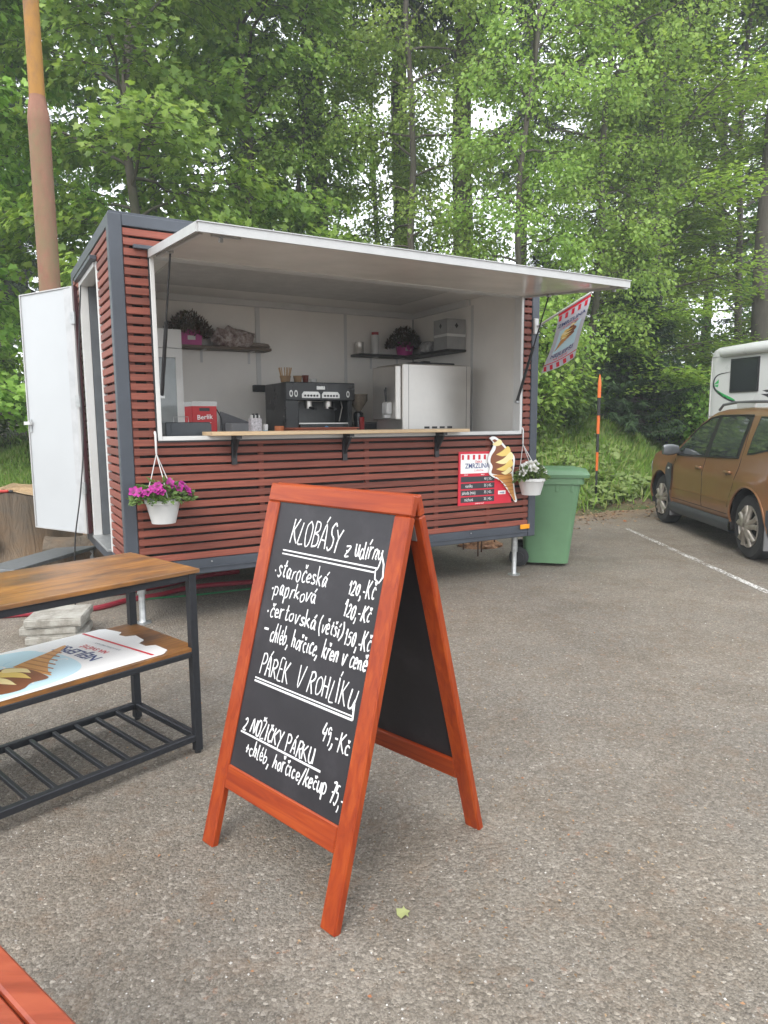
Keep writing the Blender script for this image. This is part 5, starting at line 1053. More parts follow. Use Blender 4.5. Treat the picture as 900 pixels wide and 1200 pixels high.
PET = leaf_material('petunia_leaf', [(0.07, 0.13, 0.035), (0.12, 0.19, 0.05), (0.18, 0.26, 0.09)], 0.25)
def petal(name, a, c):
    b = NB(name); g_ = b.n('ShaderNodeTexGradient', gradient_type='SPHERICAL'); b.l(b.coord('Object', (34, 34, 34)), g_.inputs[0]); b.bsdf(b.ramp(g_.outputs[0], [(0.1, c), (0.75, a)]), 0.6); return b.m
hanging(0.235, 0.425, -0.155, 'white hanging pot of magenta petunias beside the trailer corner post', 0.122, 0.165, 22, petal('magenta_petal', (0.13, 0.004, 0.08), (0.40, 0.012, 0.24)), 71, 1.025, PET, 0.205)
hanging(3.590, 0.425, -0.145, 'white hanging pot of white petunias beside the green bin', 0.13, 0.155, 13, petal('white_petal', (0.10, 0.09, 0.03), (0.66, 0.66, 0.64)), 72, 1.02, PET, 0.165)

# ------------------------------------------------------------------ ground things at the left
def slab(name, lb, cx, cy, z0, rz, mat, group=None):
    t = thing(name, lb, 'paving slab', (cx, cy, z0), rz, group); bm = bmesh.new(); bmesh.ops.create_cube(bm, size=1); bmesh.ops.subdivide_edges(bm, edges=bm.edges[:], cuts=4, use_grid_fill=True); r_ = random.Random(int(z0 * 1000))
    for q in bm.verts: q.co = Vector((q.co.x * 0.36 + r_.uniform(-.003, .003), q.co.y * 0.36 + r_.uniform(-.003, .003), (q.co.z + 0.5) * 0.058 + (r_.uniform(-.002, .002) if q.co.z > 0 else 0)))
    MB().addbm(bm).build('slab', mat, t); MB().box(-0.185, 0.185, -0.185, 0.185, 0.004, 0.054, 0.006).build('weathered_edge', mat, t); return t
b = NB('old_concrete'); n_ = b.noise(9, 8, 0.7, b.coord()); b.bsdf(b.ramp(n_, [(0.3, (0.16, 0.145, 0.12)), (0.5, (0.30, 0.285, 0.25)), (0.7, (0.42, 0.41, 0.37))]), 0.92, 0, n_, 0.6, 0.006); CONC = b.m
pc = Vector((-2.32, 4.74, 0))
for k_, lb in enumerate(('worn concrete paving slab at the bottom of the stack behind the table', 'worn concrete paving slab in the middle of the stack behind the table', 'worn concrete paving slab on top of the stack behind the table')):
    slab('paving_slab', lb, pc.x + (0.02, -0.015, 0.02)[k_], pc.y + (0.0, 0.02, 0.01)[k_], k_ * 0.0595, 0.18 + (0.05, -0.04, 0.0)[k_], CONC)
HOSE = plain('red_hose', (0.26, 0.02, 0.035), 0.5, 0, 0.2, 40)
def hose(name, lb, pts, r, mat):
    return tag(MB().tube(smooth_path([(x, y, r - 0.001 + dz) for x, y, dz in pts], 8), r, 8).build(name, mat, None, True), lb, 'hose')
hp = [pz(-40, 727), pz(40, 722), pz(110, 716), pz(150, 706), pz(185, 700), pz(230, 690), pz(300, 684)]
hose('red_hose', 'thick dark red hose lying behind the paving slabs under the trailer', [(p.x, p.y, 0) for p in hp], 0.022, HOSE)
hp = [pz(118, 700), pz(150, 696), pz(195, 688), pz(235, 678), pz(280, 672)]
hose('red_hose', 'second red hose running nearer the trailer wheel in the shade', [(p.x, p.y, 0) for p in hp], 0.022, HOSE)
hp = [pz(120, 712), pz(160, 704), pz(230, 698), pz(300, 690), pz(360, 684)]
hose('green_hose', 'thin green garden hose under the trailer', [(p.x, p.y, 0) for p in hp], 0.008, plain('green_hose', (0.02, 0.16, 0.06), 0.4))
# tree stump with cut rim
st = thing('tree_stump', 'broad sawn tree stump beside the white trailer door', 'stump', (-4.22, 7.55, 0))
b = NB('stump_side'); v = b.coord('Object', (1, 1, 0.16)); n_ = b.noise(7, 8, 0.7, v, 1.5); n2 = b.noise(2.2, 5, 0.7, b.coord())
b.bsdf(b.mix(b.ramp(n2, [(0.4, (0, 0, 0)), (0.62, (1, 1, 1))]), b.mix(n_, (0.05, 0.04, 0.032), (0.27, 0.22, 0.165)), b.mix(n_, (0.11, 0.07, 0.04), (0.30, 0.215, 0.14))), 0.9, 0, n_, 1.0, 0.05); STSIDE = b.m
b = NB('stump_top'); n_ = b.noise(30, 6, 0.7, b.coord('Object', (1, 4, 1))); b.bsdf(b.ramp(n_, [(0.3, (0.20, 0.12, 0.06)), (0.6, (0.45, 0.32, 0.18)), (0.8, (0.58, 0.45, 0.28))]), 0.9, 0, n_, 0.8, 0.02); STTOP = b.m
rr_ = random.Random(3); NS = 48; rows = []
for j in range(9):
    z_ = 0.76 * j / 8; row = []
    for i in range(NS + 1):
        a = 2 * math.pi * (i % NS) / NS; r_ = 0.74 * (1 + 0.20 * math.exp(-z_ * 6) + 0.05 * math.sin(3 * a + 1) + 0.035 * math.sin(7 * a) + 0.02 * math.sin(13 * a + z_ * 2))
        row.append((r_ * math.cos(a), r_ * math.sin(a) * 0.9, z_ + (0.025 * math.sin(5 * a) + 0.02 * math.sin(11 * a) if j == 8 else 0)))
    rows.append(row)
MB().grid(rows).build('bark_side', STSIDE, st, True); tp = MB(); R0 = rows[-1][:NS]
rings = [[(p[0] * k, p[1] * k, p[2] + 0.02 * rr_.random() - 0.008 * (1 - k)) for p in R0] for k in (1.0, 0.85, 0.68, 0.5, 0.3, 0.1)]
for rg in rings: rg.append(rg[0])
tp.grid(rings).build('cut_top', STTOP, st)
MB().lathe([(0, 0.0), (0.05, 0.0), (0.07, 0.02), (0.09, 0.0), (0.11, -0.03)], 14, (0, 0, 0), 'Y').xform(Matrix.Translation((0.22, -0.70, 0.30)) @ Matrix.Rotation(rad(8), 4, 'Z') @ Matrix.Diagonal((1, -0.6, 1, 1))).build('knot', STSIDE, st, True)
for (a, z0, z1, w_) in ((-1.30, 0.40, 0.74, 0.05), (-1.75, 0.55, 0.74, 0.04)):
    x_, y_ = 0.765 * math.cos(a), 0.69 * math.sin(a); MB().box(-w_ / 2, w_ / 2, -0.012, 0.02, z0, z1, 0.006).xform(Matrix.Translation((x_, y_, 0)) @ Matrix.Rotation(a + math.pi / 2, 4, 'Z')).build('bark_strip', STTOP, st)
lg = thing('split_log', 'dark broken log lying between the stump and the trailer step', 'log', (-3.18, 7.15, 0), 0.3)
rows = []
for j in range(7):
    x_ = -0.35 + 0.7 * j / 6; rows.append([(x_, 0.17 * math.cos(a) * (1 + .1 * math.sin(3 * a + j)), 0.165 + 0.17 * math.sin(a) * (1 + .1 * math.sin(2 * a + j))) for a in np.linspace(0, 2 * math.pi, 15)])
MB().grid(rows).build('bark', STSIDE, lg, True)
for e, rw in ((0, rows[0]), (1, rows[-1])): m = MB(); m.v = list(rw[:-1]); m.f = [tuple(range(14))]; m.build('cut_end', STTOP, lg)
sc_ = thing('pruning_shears', 'red and black handled shears lying on the tree stump', 'shears', (-3.93, 7.0, 0.80), 0.25)
MB().box(-0.36, -0.12, -0.02, 0.005, 0.004, 0.026, 0.008).build('blade_arm', BLACK, sc_); MB().box(-0.12, 0.10, -0.022, 0.012, 0.0, 0.03, 0.01).build('handle', plain('red_grip', (0.42, 0.03, 0.02), 0.5), sc_); MB().box(0.10, 0.14, -0.018, 0.01, 0.002, 0.026, 0.008).build('grip_end', BLACK, sc_); MB().box(-0.36, 0.06, 0.02, 0.045, 0.003, 0.024, 0.006).build('second_handle', BLACK, sc_)
# rusty stepped lamp post
p = pz(79, 642); lp = thing('steel_lamp_post', 'rusty stepped steel lamp post with yellowed upper tube', 'lamp post', (p.x, p.y, 0))
def rust(name, a, c, d):
    b = NB(name); v = b.coord('Object', (1, 1, 0.35)); n_ = b.noise(11, 9, 0.75, v); n2 = b.noise(2.6, 8, 0.75, b.coord('Object', (1, 1, 0.5)))
    b.bsdf(b.mix(b.ramp(n2, [(0.42, (0, 0, 0)), (0.62, (1, 1, 1))]), b.mix(n_, a, c), d), 0.8, 0, n_, 0.3, 0.006); return b.m
MB().lathe([(0.14, 0), (0.14, 0.02), (0.117, 0.03), (0.114, 4.82), (0.117, 4.84), (0.117, 4.87), (0.113, 4.92), (0.090, 5.08), (0.085, 5.1), (0.085, 5.12)], 28).build('lower_tube', rust('rust_lower', (0.13, 0.06, 0.04), (0.36, 0.17, 0.11), (0.19, 0.145, 0.075)), lp, True)
MB().lathe([(0.085, 5.121), (0.083, 5.14), (0.078, 9.0), (0, 9.0)], 24).build('upper_tube', rust('rust_upper', (0.22, 0.10, 0.02), (0.42, 0.21, 0.035), (0.19, 0.10, 0.045)), lp, True)
MB().tube([(0, 0, 8.97), (0.3, -0.1, 9.25), (1.0, -0.35, 9.35)], 0.035, 10).build('lamp_arm', GALV, lp, True); MB().box(0.95, 1.45, -0.55, -0.3, 9.28, 9.40, 0.04).build('lamp_head', GREYP, lp)
# red wooden bench end at the lower left
bn = thing('red_bench', 'corner of a red-stained wooden bench standing before the table', 'bench', (0, 0, 0))
z_ = 0.62; a, c = pz(0, 1105, z_), pz(92, 1200, z_); dx = (c - a).normalized(); dn = Vector((dx.y, -dx.x, 0))
if dn.x > 0: dn = -dn
Mb = frame((a.x, a.y, 0) , dx, -dn) @ Matrix.Translation((0, 0, 0)); RB = wood_mat('red_bench_stain', (0.17, 0.028, 0.012), (0.25, 0.045, 0.018), (0.31, 0.065, 0.025), (2, 20, 20), 0.35, 2, 0.05, 0.1)
zz = -0.042
MB().box(-0.45, 0.62, zz, 0.0, z_ - 0.045, z_, 0.004).xform(Mb).build('edge_rail', RB, bn)
MB().box(-0.45, 0.62, -0.36, zz - 0.002, z_ - 0.04, z_ - 0.008, 0.003).xform(Mb).build('seat_board', RB, bn)
for (x_, y_) in ((-0.40, -0.06), (0.54, -0.06), (-0.40, -0.34), (0.54, -0.34)): MB().box(x_, x_ + 0.045, y_, y_ + 0.045, 0, z_ - 0.0455, 0.003).xform(Mb).build('leg', RB, bn)
# yellow-green fallen leaf
p = pz(472, 1074); rng = np.random.default_rng(5)
tlf = tag(link('fallen_leaf', leaves_mesh('fallen_leaf', np.array([[p.x - 0.018, p.y, 0.006]]), np.array([[1, 0.35, 0.12]]), np.array([[0.05, -0.1, 1.0]]), [0.042], shape='lobed'), plain('yellow_green_leaf', (0.27, 0.29, 0.12), 0.6)), 'single pale green leaf on the asphalt beside the sandwich board', 'leaf')
# rusty stakes and a bark heap in the shade under the trailer
RST = plain('rusty_iron', (0.10, 0.05, 0.03), 0.9, 0, 0.3, 40)
for k_, (px, py) in enumerate(((543, 644), (560, 652), (564, 647), (579, 640))):
    p = pz(px, py); s_ = thing('rusty_stake', 'thin rusty iron stake in the shade under the trailer right half', 'stake', p, 0, 'rusty stakes under the trailer')
    MB().tube([(0, 0, -0.005), (0.01 * (k_ - 1), 0.005, 0.36)], 0.009, 6).build('rod', RST, s_); MB().lathe([(0.0, 0.30), (0.014, 0.30), (0.014, 0.315), (0, 0.315)], 8, (0.008 * (k_ - 1), 0.004, 0)).build('collar', RST, s_)
p = pz(562, 640); t = thing('bark_heap', 'small heap of orange-brown bark chips under the trailer', 'heap', p)
bm = bmesh.new(); bmesh.ops.create_icosphere(bm, subdivisions=3, radius=1); r_ = random.Random(12)
for q in bm.verts: k = 1 + r_.uniform(-.15, .15); q.co = Vector((q.co.x * 0.26 * k, q.co.y * 0.2 * k, max(-0.01, q.co.z) * 0.10 * k))
MB().addbm(bm).build('chips', plain('bark_chips', (0.28, 0.15, 0.08), 0.95, 0, 0.5, 30, 0.5), t)
# parking line
b = NB('worn_road_paint'); n_ = b.noise(38, 6, 0.75, b.coord()); n2 = b.noise(2.0, 4, 0.6, b.coord())
p_ = b.bsdf((0.62, 0.60, 0.57), 0.85); tr_ = b.n('ShaderNodeBsdfTransparent'); ms = b.n('ShaderNodeMixShader')
b.l(b.ramp(b.math('ADD', n_, b.math('MULTIPLY', n2, 0.35)), [(0.64, (0, 0, 0)), (0.76, (1, 1, 1))]), ms.inputs[0]); b.l(p_.outputs[0], ms.inputs[2]); b.l(tr_.outputs[0], ms.inputs[1]); b.l(ms.outputs[0], b.out.inputs[0])
q0, q1 = pz(735, 620), pz(930, 708); dx = (q1 - q0).normalized(); dn = Vector((-dx.y, dx.x, 0)) * 0.036
m = MB(); m.v = [tuple(q + Vector((0, 0, 0.004))) for q in (q0 - dn, q1 - dn, q1 + dn, q0 + dn)]; m.f = [(0, 1, 2, 3)]; tag(m.build('parking_line', b.m), kind='structure')

# ------------------------------------------------------------------ snow pole
sx_, sy_ = 3.66, 11.85; zt = float(terr(sx_, sy_)); spole = thing('snow_pole', 'orange and black striped wooden snow pole at the bank edge', 'pole', (sx_, sy_, zt))
ORG = plain('orange_paint', (0.62, 0.13, 0.02), 0.6); BKP = plain('black_paint', (0.02, 0.02, 0.02), 0.7)
zs = [-0.1, 0.50, 0.82, 1.13, 1.44, 1.77, 2.0]
for k in range(6):
    r0_ = 0.019 + 0.0022 * k; pr = [(r0_, zs[k]), (r0_ + 0.001, zs[k + 1])] if k < 5 else [(r0_, zs[5] - 0.03), (r0_, 1.98), (0.008, 2.13), (0, 2.13)]
    MB().lathe([(0, pr[0][1])] + pr + [(0, pr[-1][1])], 12).build('orange_band' if k % 2 else 'black_band', ORG if k % 2 else BKP, spole, True)

# ------------------------------------------------------------------ wheelie bin
bi = thing('wheelie_bin', 'green plastic wheelie bin standing at the trailer end', 'bin', (1.72, 7.22, 0), rad(-14))
GRN = plain('bin_green', (0.115, 0.225, 0.12), 0.45, 0, 0.08, 6)
def rrect(hx, hy, r, z, n=5):
    pts = []
    for (sx, sy, a0) in ((1, 1, 0), (-1, 1, 90), (-1, -1, 180), (1, -1, 270)):
        for k in range(n + 1): a = rad(a0 + 90 * k / n); pts.append((sx * (hx - r) + r * math.cos(a), sy * (hy - r) + r * math.sin(a), z))
    return pts + [pts[0]]
def loft(secs): 
    m = MB(); m.grid(secs); n = len(secs[0]); m.f.append(tuple(range(n - 2, -1, -1))); o = (len(secs) - 1) * n; m.f.append(tuple(o + i for i in range(n - 1))); return m
def off(s, dx): return [(p[0] + dx, p[1], p[2]) for p in s]
loft([rrect(0.20, 0.19, 0.05, 0.03), rrect(0.225, 0.215, 0.06, 0.035), off(rrect(0.265, 0.25, 0.06, 0.5), 0.015), off(rrect(0.295, 0.27, 0.055, 0.86), 0.03)]).build('body', GRN, bi, True)
loft([off(rrect(0.33, 0.29, 0.06, 0.86), 0.03), off(rrect(0.33, 0.29, 0.06, 0.93), 0.03)]).build('rim', GRN, bi, True)
ld_ = loft([off(rrect(0.375, 0.305, 0.07, 0.925), 0.035), off(rrect(0.38, 0.31, 0.07, 0.955), 0.035), off(rrect(0.36, 0.29, 0.07, 0.985), 0.03), off(rrect(0.26, 0.21, 0.06, 1.015), 0.01)]).build('lid', GRN, bi, True)
for k in range(4): MB().box(-0.22 + k * 0.15, -0.19 + k * 0.15, -0.272, -0.255, 0.78, 0.86, 0.004).build('rib', GRN, bi)
for k in range(3): MB().box(0.12 + k * 0.05, 0.14 + k * 0.05, -0.26, 0.26, 0.972, 0.992 - k * 0.005, 0.004).build('lid_ridge', GRN, ld_)
MB().tube([(-0.36, -0.25, 0.93), (-0.36, 0.25, 0.93)], 0.016, 8).build('handle', GRN, bi, True)
for y_ in (-0.27, 0.24):
    wq = MB().lathe([(0, 0), (0.07, 0), (0.085, 0.006), (0.1, 0.015), (0.1, 0.035), (0.085, 0.044), (0, 0.044)], 22, (-0.27, y_ - 0.02, 0.1), 'Y').build('wheel', RUBBER, bi, True)
    MB().lathe([(0, -0.004), (0.05, -0.004), (0.055, 0.002)], 16, (-0.27, y_ - 0.02, 0.1), 'Y').build('hub', BLACK, wq, True)
MB().tube([(-0.27, -0.26, 0.1), (-0.27, 0.26, 0.1)], 0.011, 8).build('axle', GALV, bi)
# ------------------------------------------------------------------ car (local: x forward, y left, z up; Empty on the ground under its middle)
rw, fw = Vector((3.916, 7.324, 0)), Vector((4.082, 10.049, 0)); fd = (fw - rw).normalized(); rt = Vector((fd.y, -fd.x, 0))
cc0 = (rw + fw) / 2 + rt * 0.86
car = thing('parked_car', 'copper brown off-road car with roof rails parked beside the white line', 'car', cc0, math.atan2(fd.y, fd.x))
b = NB('copper_car_paint'); n_ = b.noise(900, 2, 0.5, b.coord()); n2 = b.noise(2.4, 5, 0.6, b.coord())
c = b.ramp(n_, [(0.3, (0.23, 0.10, 0.042)), (0.7, (0.34, 0.155, 0.065))]); c = b.mix(b.math('MULTIPLY', n2, 0.45), c, (0.22, 0.14, 0.09))
b.bsdf(c, b.math('ADD', b.math('MULTIPLY', n2, 0.2), 0.28), 0.4, None, Coat_Weight=0.6, Coat_Roughness=0.1); PAINT = b.m
CLAD = plain('grey_cladding', (0.042, 0.045, 0.05), 0.6, 0, 0.15, 30); 
XF, XR = 1.36, -1.36; WR = 0.352; AR = 0.425
def smoothst(t): t = max(0, min(1, t)); return t * t * (3 - 2 * t)
def zlow(x):
    z = 0.315 + 0.10 * smoothst((x - 1.75) / 0.4) + 0.12 * smoothst((-1.75 - x) / 0.4)
    for xc in (XF, XR):
        d = abs(x - xc)
        if d < AR: z = max(z, WR + 0.015 + math.sqrt(AR * AR - d * d) * 0.97)
    return z
def zbelt(x): return float(np.interp(x, [-2.16, -1.7, -0.9, 0.2, 0.95, 1.5, 1.95, 2.18], [1.02, 1.115, 1.06, 1.025, 1.01, 1.005, 0.97, 0.84]))
def zroof(x): return float(np.interp(x, [-2.16, -2.08, -1.95, -1.80, -1.3, -0.6, -0.1, 0.15, 0.4, 0.7, 0.98, 1.15, 1.6, 2.0, 2.18], [1.06, 1.24, 1.48, 1.575, 1.62, 1.635, 1.63, 1.60, 1.50, 1.30, 1.12, 1.085, 1.06, 1.01, 0.86]))
def yside(x, z):
    k = 1 - 0.15 * smoothst((x - 1.7) / 0.5) ** 1.5 - 0.12 * smoothst((-1.7 - x) / 0.5); w_ = 0.885
    fl = 0.022 * max(0, 1 - abs(math.hypot(x - XF, (z - 0.36)) - AR) / 0.12) + 0.022 * max(0, 1 - abs(math.hypot(x - XR, (z - 0.36)) - AR) / 0.12)
    zb = zbelt(x)
    if z <= zb: w_ += -0.05 * smoothst((0.5 - z) / 0.25) - 0.045 * smoothst((z - 0.80) / (zb - 0.74)) + 0.010 * math.exp(-((z - 0.83) / 0.05) ** 2) + fl
    else: w_ = 0.84 - 0.185 * ((z - zb) / 0.58) ** 1.15
    return w_ * k
xs_ = sorted(set([round(v, 3) for v in list(np.linspace(-2.16, 2.18, 60)) + [xc + AR * math.cos(a) for xc in (XF, XR) for a in np.linspace(0.02, math.pi - 0.02, 22)] + [xc + s * (AR + 0.002) for xc in (XF, XR) for s in (-1, 1)]]))
secs = []
for x_ in xs_:
    zl, zb, zr = zlow(x_), zbelt(x_), max(zroof(x_), zbelt(x_) + 0.02); half = []
    for i in range(10): z_ = zl + (zb - zl) * i / 9; half.append((yside(x_, z_), z_))
    green = zr - zb > 0.12; ze = zr - (0.045 if green else 0.012); yt = yside(x_, ze) if green else yside(x_, zb) - 0.05
    yb = half[-1][0]
    for i in range(1, 7): z_ = zb + (ze - zb) * i / 6; half.append((yside(x_, z_) if green else yb - (yb - yt) * i / 6, z_))
    ye = half[-1][0]
    for (fy, fz) in ((0.96, 0.5), (0.9, 0.78), (0.7, 0.93), (0.35, 1.0)): half.append((ye * fy, ze + (zr - ze) * fz))
    full = [(x_, y, z) for y, z in half] + [(x_, 0, zr)] + [(x_, -y, z) for y, z in reversed(half)]; secs.append(full)
m = MB().grid(secs)
for s in (secs[0], secs[-1]): o = len(m.v); m.v += s; m.f.append(tuple(range(o, o + len(s))))
body = m.build('body', PAINT, car, True, 50)
def side_patch(name, mat, xa, low, up, off, parent, sgn=1, rows=6, n=14, x1=None):
    X = np.linspace(xa, x1, n); R = []
    for j in range(rows + 1): R.append([(x_, sgn * (yside(x_, low(x_) + (up(x_) - low(x_)) * j / rows) + off), low(x_) + (up(x_) - low(x_)) * j / rows) for x_ in X])
    return MB().grid(R).build(name, mat, parent, True, 180)
GLS = plain('car_glass', (0.035, 0.042, 0.042), 0.05, 0, 0.3, 2, 0.0, Coat_Weight=0.6)
top = lambda x_: min(zroof(x_) - 0.105, 1.53)
for sgn in (1, -1):
    fr = side_patch('window_frame', BLACK, -1.0, lambda x_: zbelt(x_) + 0.004, lambda x_: max(top(x_) + 0.02, zbelt(x_) + 0.008), 0.004, car, sgn, 6, 40, 0.90)
    for nm, x0_, x1_, slope in (('front_window', -0.055, 0.84, 0), ('rear_window', -0.93, -0.165, 0.10)):
        lo = lambda x_: zbelt(x_) + 0.02
        if slope: up_ = lambda x_, x0_=x0_: top(x_) - 0.04 * max(0, 1 - (x_ - x0_) / 0.15)
        else: up_ = lambda x_: max(top(x_), zbelt(x_) + 0.021)
        side_patch(nm, GLS, x0_, lo, up_, 0.009, fr, sgn, 6, 24, x1_)
    qf = side_patch('quarter_frame', BLACK, -1.80, lambda x_: zbelt(x_) + 0.03 + 0.05 * max(0, (-1.3 - x_) / 0.5), lambda x_: min(top(x_) + 0.01, zbelt(x_) + 0.45 - 0.10 * max(0, (-1.35 - x_) / 0.45)), 0.004, car, sgn, 5, 16, -1.16)
    side_patch('quarter_window', GLS, -1.76, lambda x_: zbelt(x_) + 0.05 + 0.05 * max(0, (-1.3 - x_) / 0.5), lambda x_: min(top(x_) - 0.01, zbelt(x_) + 0.43 - 0.10 * max(0, (-1.35 - x_) / 0.45)), 0.009, qf, sgn, 5, 16, -1.19)
    def seam(pts, name='door_seam', r=0.0035, off=0.0006, mat=DARK): return MB().tube([(x_, sgn * (yside(x_, z_) + off), z_) for x_, z_ in pts], r, 5).build(name, mat, car, True)
    seam([(-0.10, 0.42 + 0.06 * i) for i in range(11)]); seam([(0.93 - 0.02 * i / 9, 0.42 + 0.062 * i) for i in range(10)])
    seam([(-0.86, 0.50), (-0.88, 0.60), (-0.95, 0.72), (-1.02, 0.85), (-1.05, 0.97), (-1.06, 1.05), (-1.05, 1.2), (-1.02, 1.35), (-0.98, 1.5)])
    seam([(x_, 0.42) for x_ in np.linspace(-0.84, 0.93, 14)])
    for x_ in (-0.83, 0.02):
        hd = MB().box(-0.085, 0.085, -0.012, 0.022, -0.016, 0.016, 0.008).xform(Matrix.Translation((x_, sgn * (yside(x_, 0.90) + 0.012), 0.90)) @ Matrix.Diagonal((1, sgn, 1, 1))).build('door_handle', PAINT, car, True)
        MB().lathe([(0, 0), (0.04, 0.0), (0.05, 0.004)], 16, (0, 0, 0), 'Y').xform(Matrix.Translation((x_ - 0.01, sgn * (yside(x_, 0.885) + 0.001), 0.885)) @ Matrix.Diagonal((1.4, sgn, 0.7, 1))).build('handle_cup', DARK, hd)
    # sill, fender gill, arches, mudflaps, mirror
    MB().grid([[(x_, sgn * y_, z_) for x_ in np.linspace(XR + AR - 0.01, XF - AR + 0.02, 14)] for (y_, z_) in ((0.78, 0.215), (0.85, 0.215), (0.89, 0.235), (0.905, 0.30), (0.90, 0.345), (0.872, 0.365))]).build('sill_cladding', CLAD, car, True, 50)
    side_patch('fender_gill', CLAD, 0.925, lambda x_: 0.34 + 0.42 * smoothst((x_ - 0.955) / 0.2), lambda x_: 0.885 + 0.02 * (x_ - 0.94) / 0.2, 0.016, car, sgn, 8, 12, 1.13)
    MB().box(1.0, 1.06, 0, 0.012, -0.014, 0.014, 0.006).xform(Matrix.Translation((-0.01, sgn * (yside(1.02, 0.82) + 0.012), 0.825)) @ Matrix.Diagonal((1, sgn, 1, 1))).build('side_repeater', WPLAST, car)
    for xc, dz in ((XF, 0), (XR, 0)):
        P = [(xc + (AR + 0.0) * math.cos(a), WR + 0.015 + AR * 0.97 * math.sin(a)) for a in np.linspace(-0.05, math.pi + 0.05, 26)]
        MB().tube([(x_, sgn * (yside(x_, z_) - 0.004), z_) for x_, z_ in P], 0.014, 6).build('arch_lip', PAINT, car, True)
        lin_ = [[(xc + (AR - 0.004) * math.cos(a), sgn * y_, WR + 0.012 + AR * 0.965 * math.sin(a)) for a in np.linspace(-0.25, math.pi + 0.25, 22)] for y_ in (0.52, 0.875)]
        MB().grid(lin_).build('wheel_arch_liner', DARK, car, True, 180)
        mf = xc - AR + 0.015; MB().box(mf - 0.012, mf + 0.012, 0.60 if sgn > 0 else -0.89, 0.89 if sgn > 0 else -0.60, 0.16, 0.52, 0.006).build('mudflap', plain('grey_mudflap', (0.14, 0.14, 0.145), 0.7), car)
        # wheel
        w_ = MB().lathe([(0.22, -0.215), (0.31, -0.22), (WR - 0.008, -0.19), (WR, -0.16), (WR, -0.06), (WR - 0.008, -0.028), (0.325, -0.004), (0.28, 0.004), (0.235, -0.002), (0.225, -0.02), (0.22, -0.10)], 44, (0, 0, 0), 'Y')
        MW = Matrix.Translation((xc, sgn * 0.868, WR)) @ Matrix.Diagonal((1, sgn, 1, 1)); tyre = w_.xform(MW).build('wheel', RUBBER, car, True)
        m2 = MB()
        for k in range(44):
            a = k * 2 * math.pi / 44; m2.box(-0.009, 0.009, -0.052, -0.006, WR - 0.014, WR + 0.004) if False else None
        ALY = plain('dusty_alloy', (0.36, 0.33, 0.29), 0.42, 0.6, 0.2, 20)
        MB().lathe([(0.226, -0.02), (0.228, 0.0), (0.215, 0.004), (0.205, -0.012), (0.198, -0.06), (0.19, -0.10)], 40, (0, 0, 0), 'Y').xform(MW).build('rim', ALY, tyre, True)
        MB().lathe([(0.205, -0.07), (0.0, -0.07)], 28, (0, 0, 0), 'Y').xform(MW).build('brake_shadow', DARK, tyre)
        sp_ = MB()
        for k in range(5):
            a = k * 2 * math.pi / 5 + math.pi / 2
            for dd_ in (-1, 1):
                P3 = [(0.035, dd_ * 0.014, 0.012), (0.09, dd_ * 0.020, 0.010), (0.15, dd_ * 0.030, -0.002), (0.215, dd_ * 0.052, -0.010)]
                q3 = [(r_ * math.cos(a) - t_ * math.sin(a), y_, r_ * math.sin(a) + t_ * math.cos(a)) for r_, t_, y_ in P3]; sp_.tube(q3, [0.036, 0.032, 0.030, 0.036], 6)
        sp_.lathe([(0.055, -0.03), (0.062, 0.012), (0.045, 0.024), (0, 0.026)], 20, (0, 0, 0), 'Y'); sp_.xform(MW).build('spokes', ALY, tyre, True, 60)
    mb = loft([[(p[0] * 0.55, sgn * (0.0 + p[2]), p[1]) for p in rrect(0.055 + 0.03 * math.sin(t_ * 2.6), 0.048 + 0.03 * math.sin(t_ * 2.6), 0.04, t_ * 0.21)] for t_ in (0.0, 0.15, 0.4, 0.7, 0.9, 1.0)]).xform(Matrix.Translation((0.80, sgn * 0.865, 1.09))).build('wing_mirror', plain('silver_mirror', (0.12, 0.13, 0.14), 0.25, 0.4), car, True)
    MB().tube([(0.80, sgn * 0.80, 1.03), (0.80, sgn * 0.90, 1.06)], 0.03, 8).build('mirror_arm', BLACK, mb, True)
    # roof rail
    yr = lambda x_: sgn * (yside(x_, zroof(x_) - 0.05) - 0.02)
    rl = [(0.05, zroof(0.05) + 0.0), (-0.05, zroof(-.05) + 0.05)] + [(x_, zroof(x_) + 0.062) for x_ in (-0.4, -0.8, -1.2)] + [(-1.5, zroof(-1.5) + 0.055), (-1.65, zroof(-1.65) - 0.01)]
    ro = MB().tube([(x_, yr(x_), z_) for x_, z_ in rl], 0.017, 8).build('roof_rail', plain('grey_rail', (0.12, 0.12, 0.13), 0.45), car, True)
    MB().box(-0.9, -0.45, -0.012, 0.012, 0.0, 0.075, 0.006).xform(Matrix.Translation((0, yr(-0.6) , zroof(-0.6) - 0.01))).build('rail_foot', WPLAST, ro)
    # lamps
    side_patch('headlight', plain('lamp_glass', (0.55, 0.57, 0.6), 0.08), 1.78, lambda x_: 0.74, lambda x_: min(0.88, zbelt(x_) - 0.02), 0.006, car, sgn, 4, 8, 2.10)
    MB().box(-2.13, -2.02, 0.60 if sgn > 0 else -0.79, 0.79 if sgn > 0 else -0.60, 0.86, 1.06, 0.02).build('tail_light', plain('red_lamp', (0.35, 0.01, 0.012), 0.15), car)
    side_patch('rear_bumper_cladding', CLAD, -2.14, lambda x_: zlow(x_) - 0.02, lambda x_: 0.60 - 0.05 * (x_ + 2.14), 0.008, car, sgn, 4, 8, XR - AR - 0.004)
    side_patch('front_bumper_cladding', CLAD, XF + AR + 0.004, lambda x_: zlow(x_) - 0.02, lambda x_: 0.52, 0.008, car, sgn, 4, 8, 2.16)
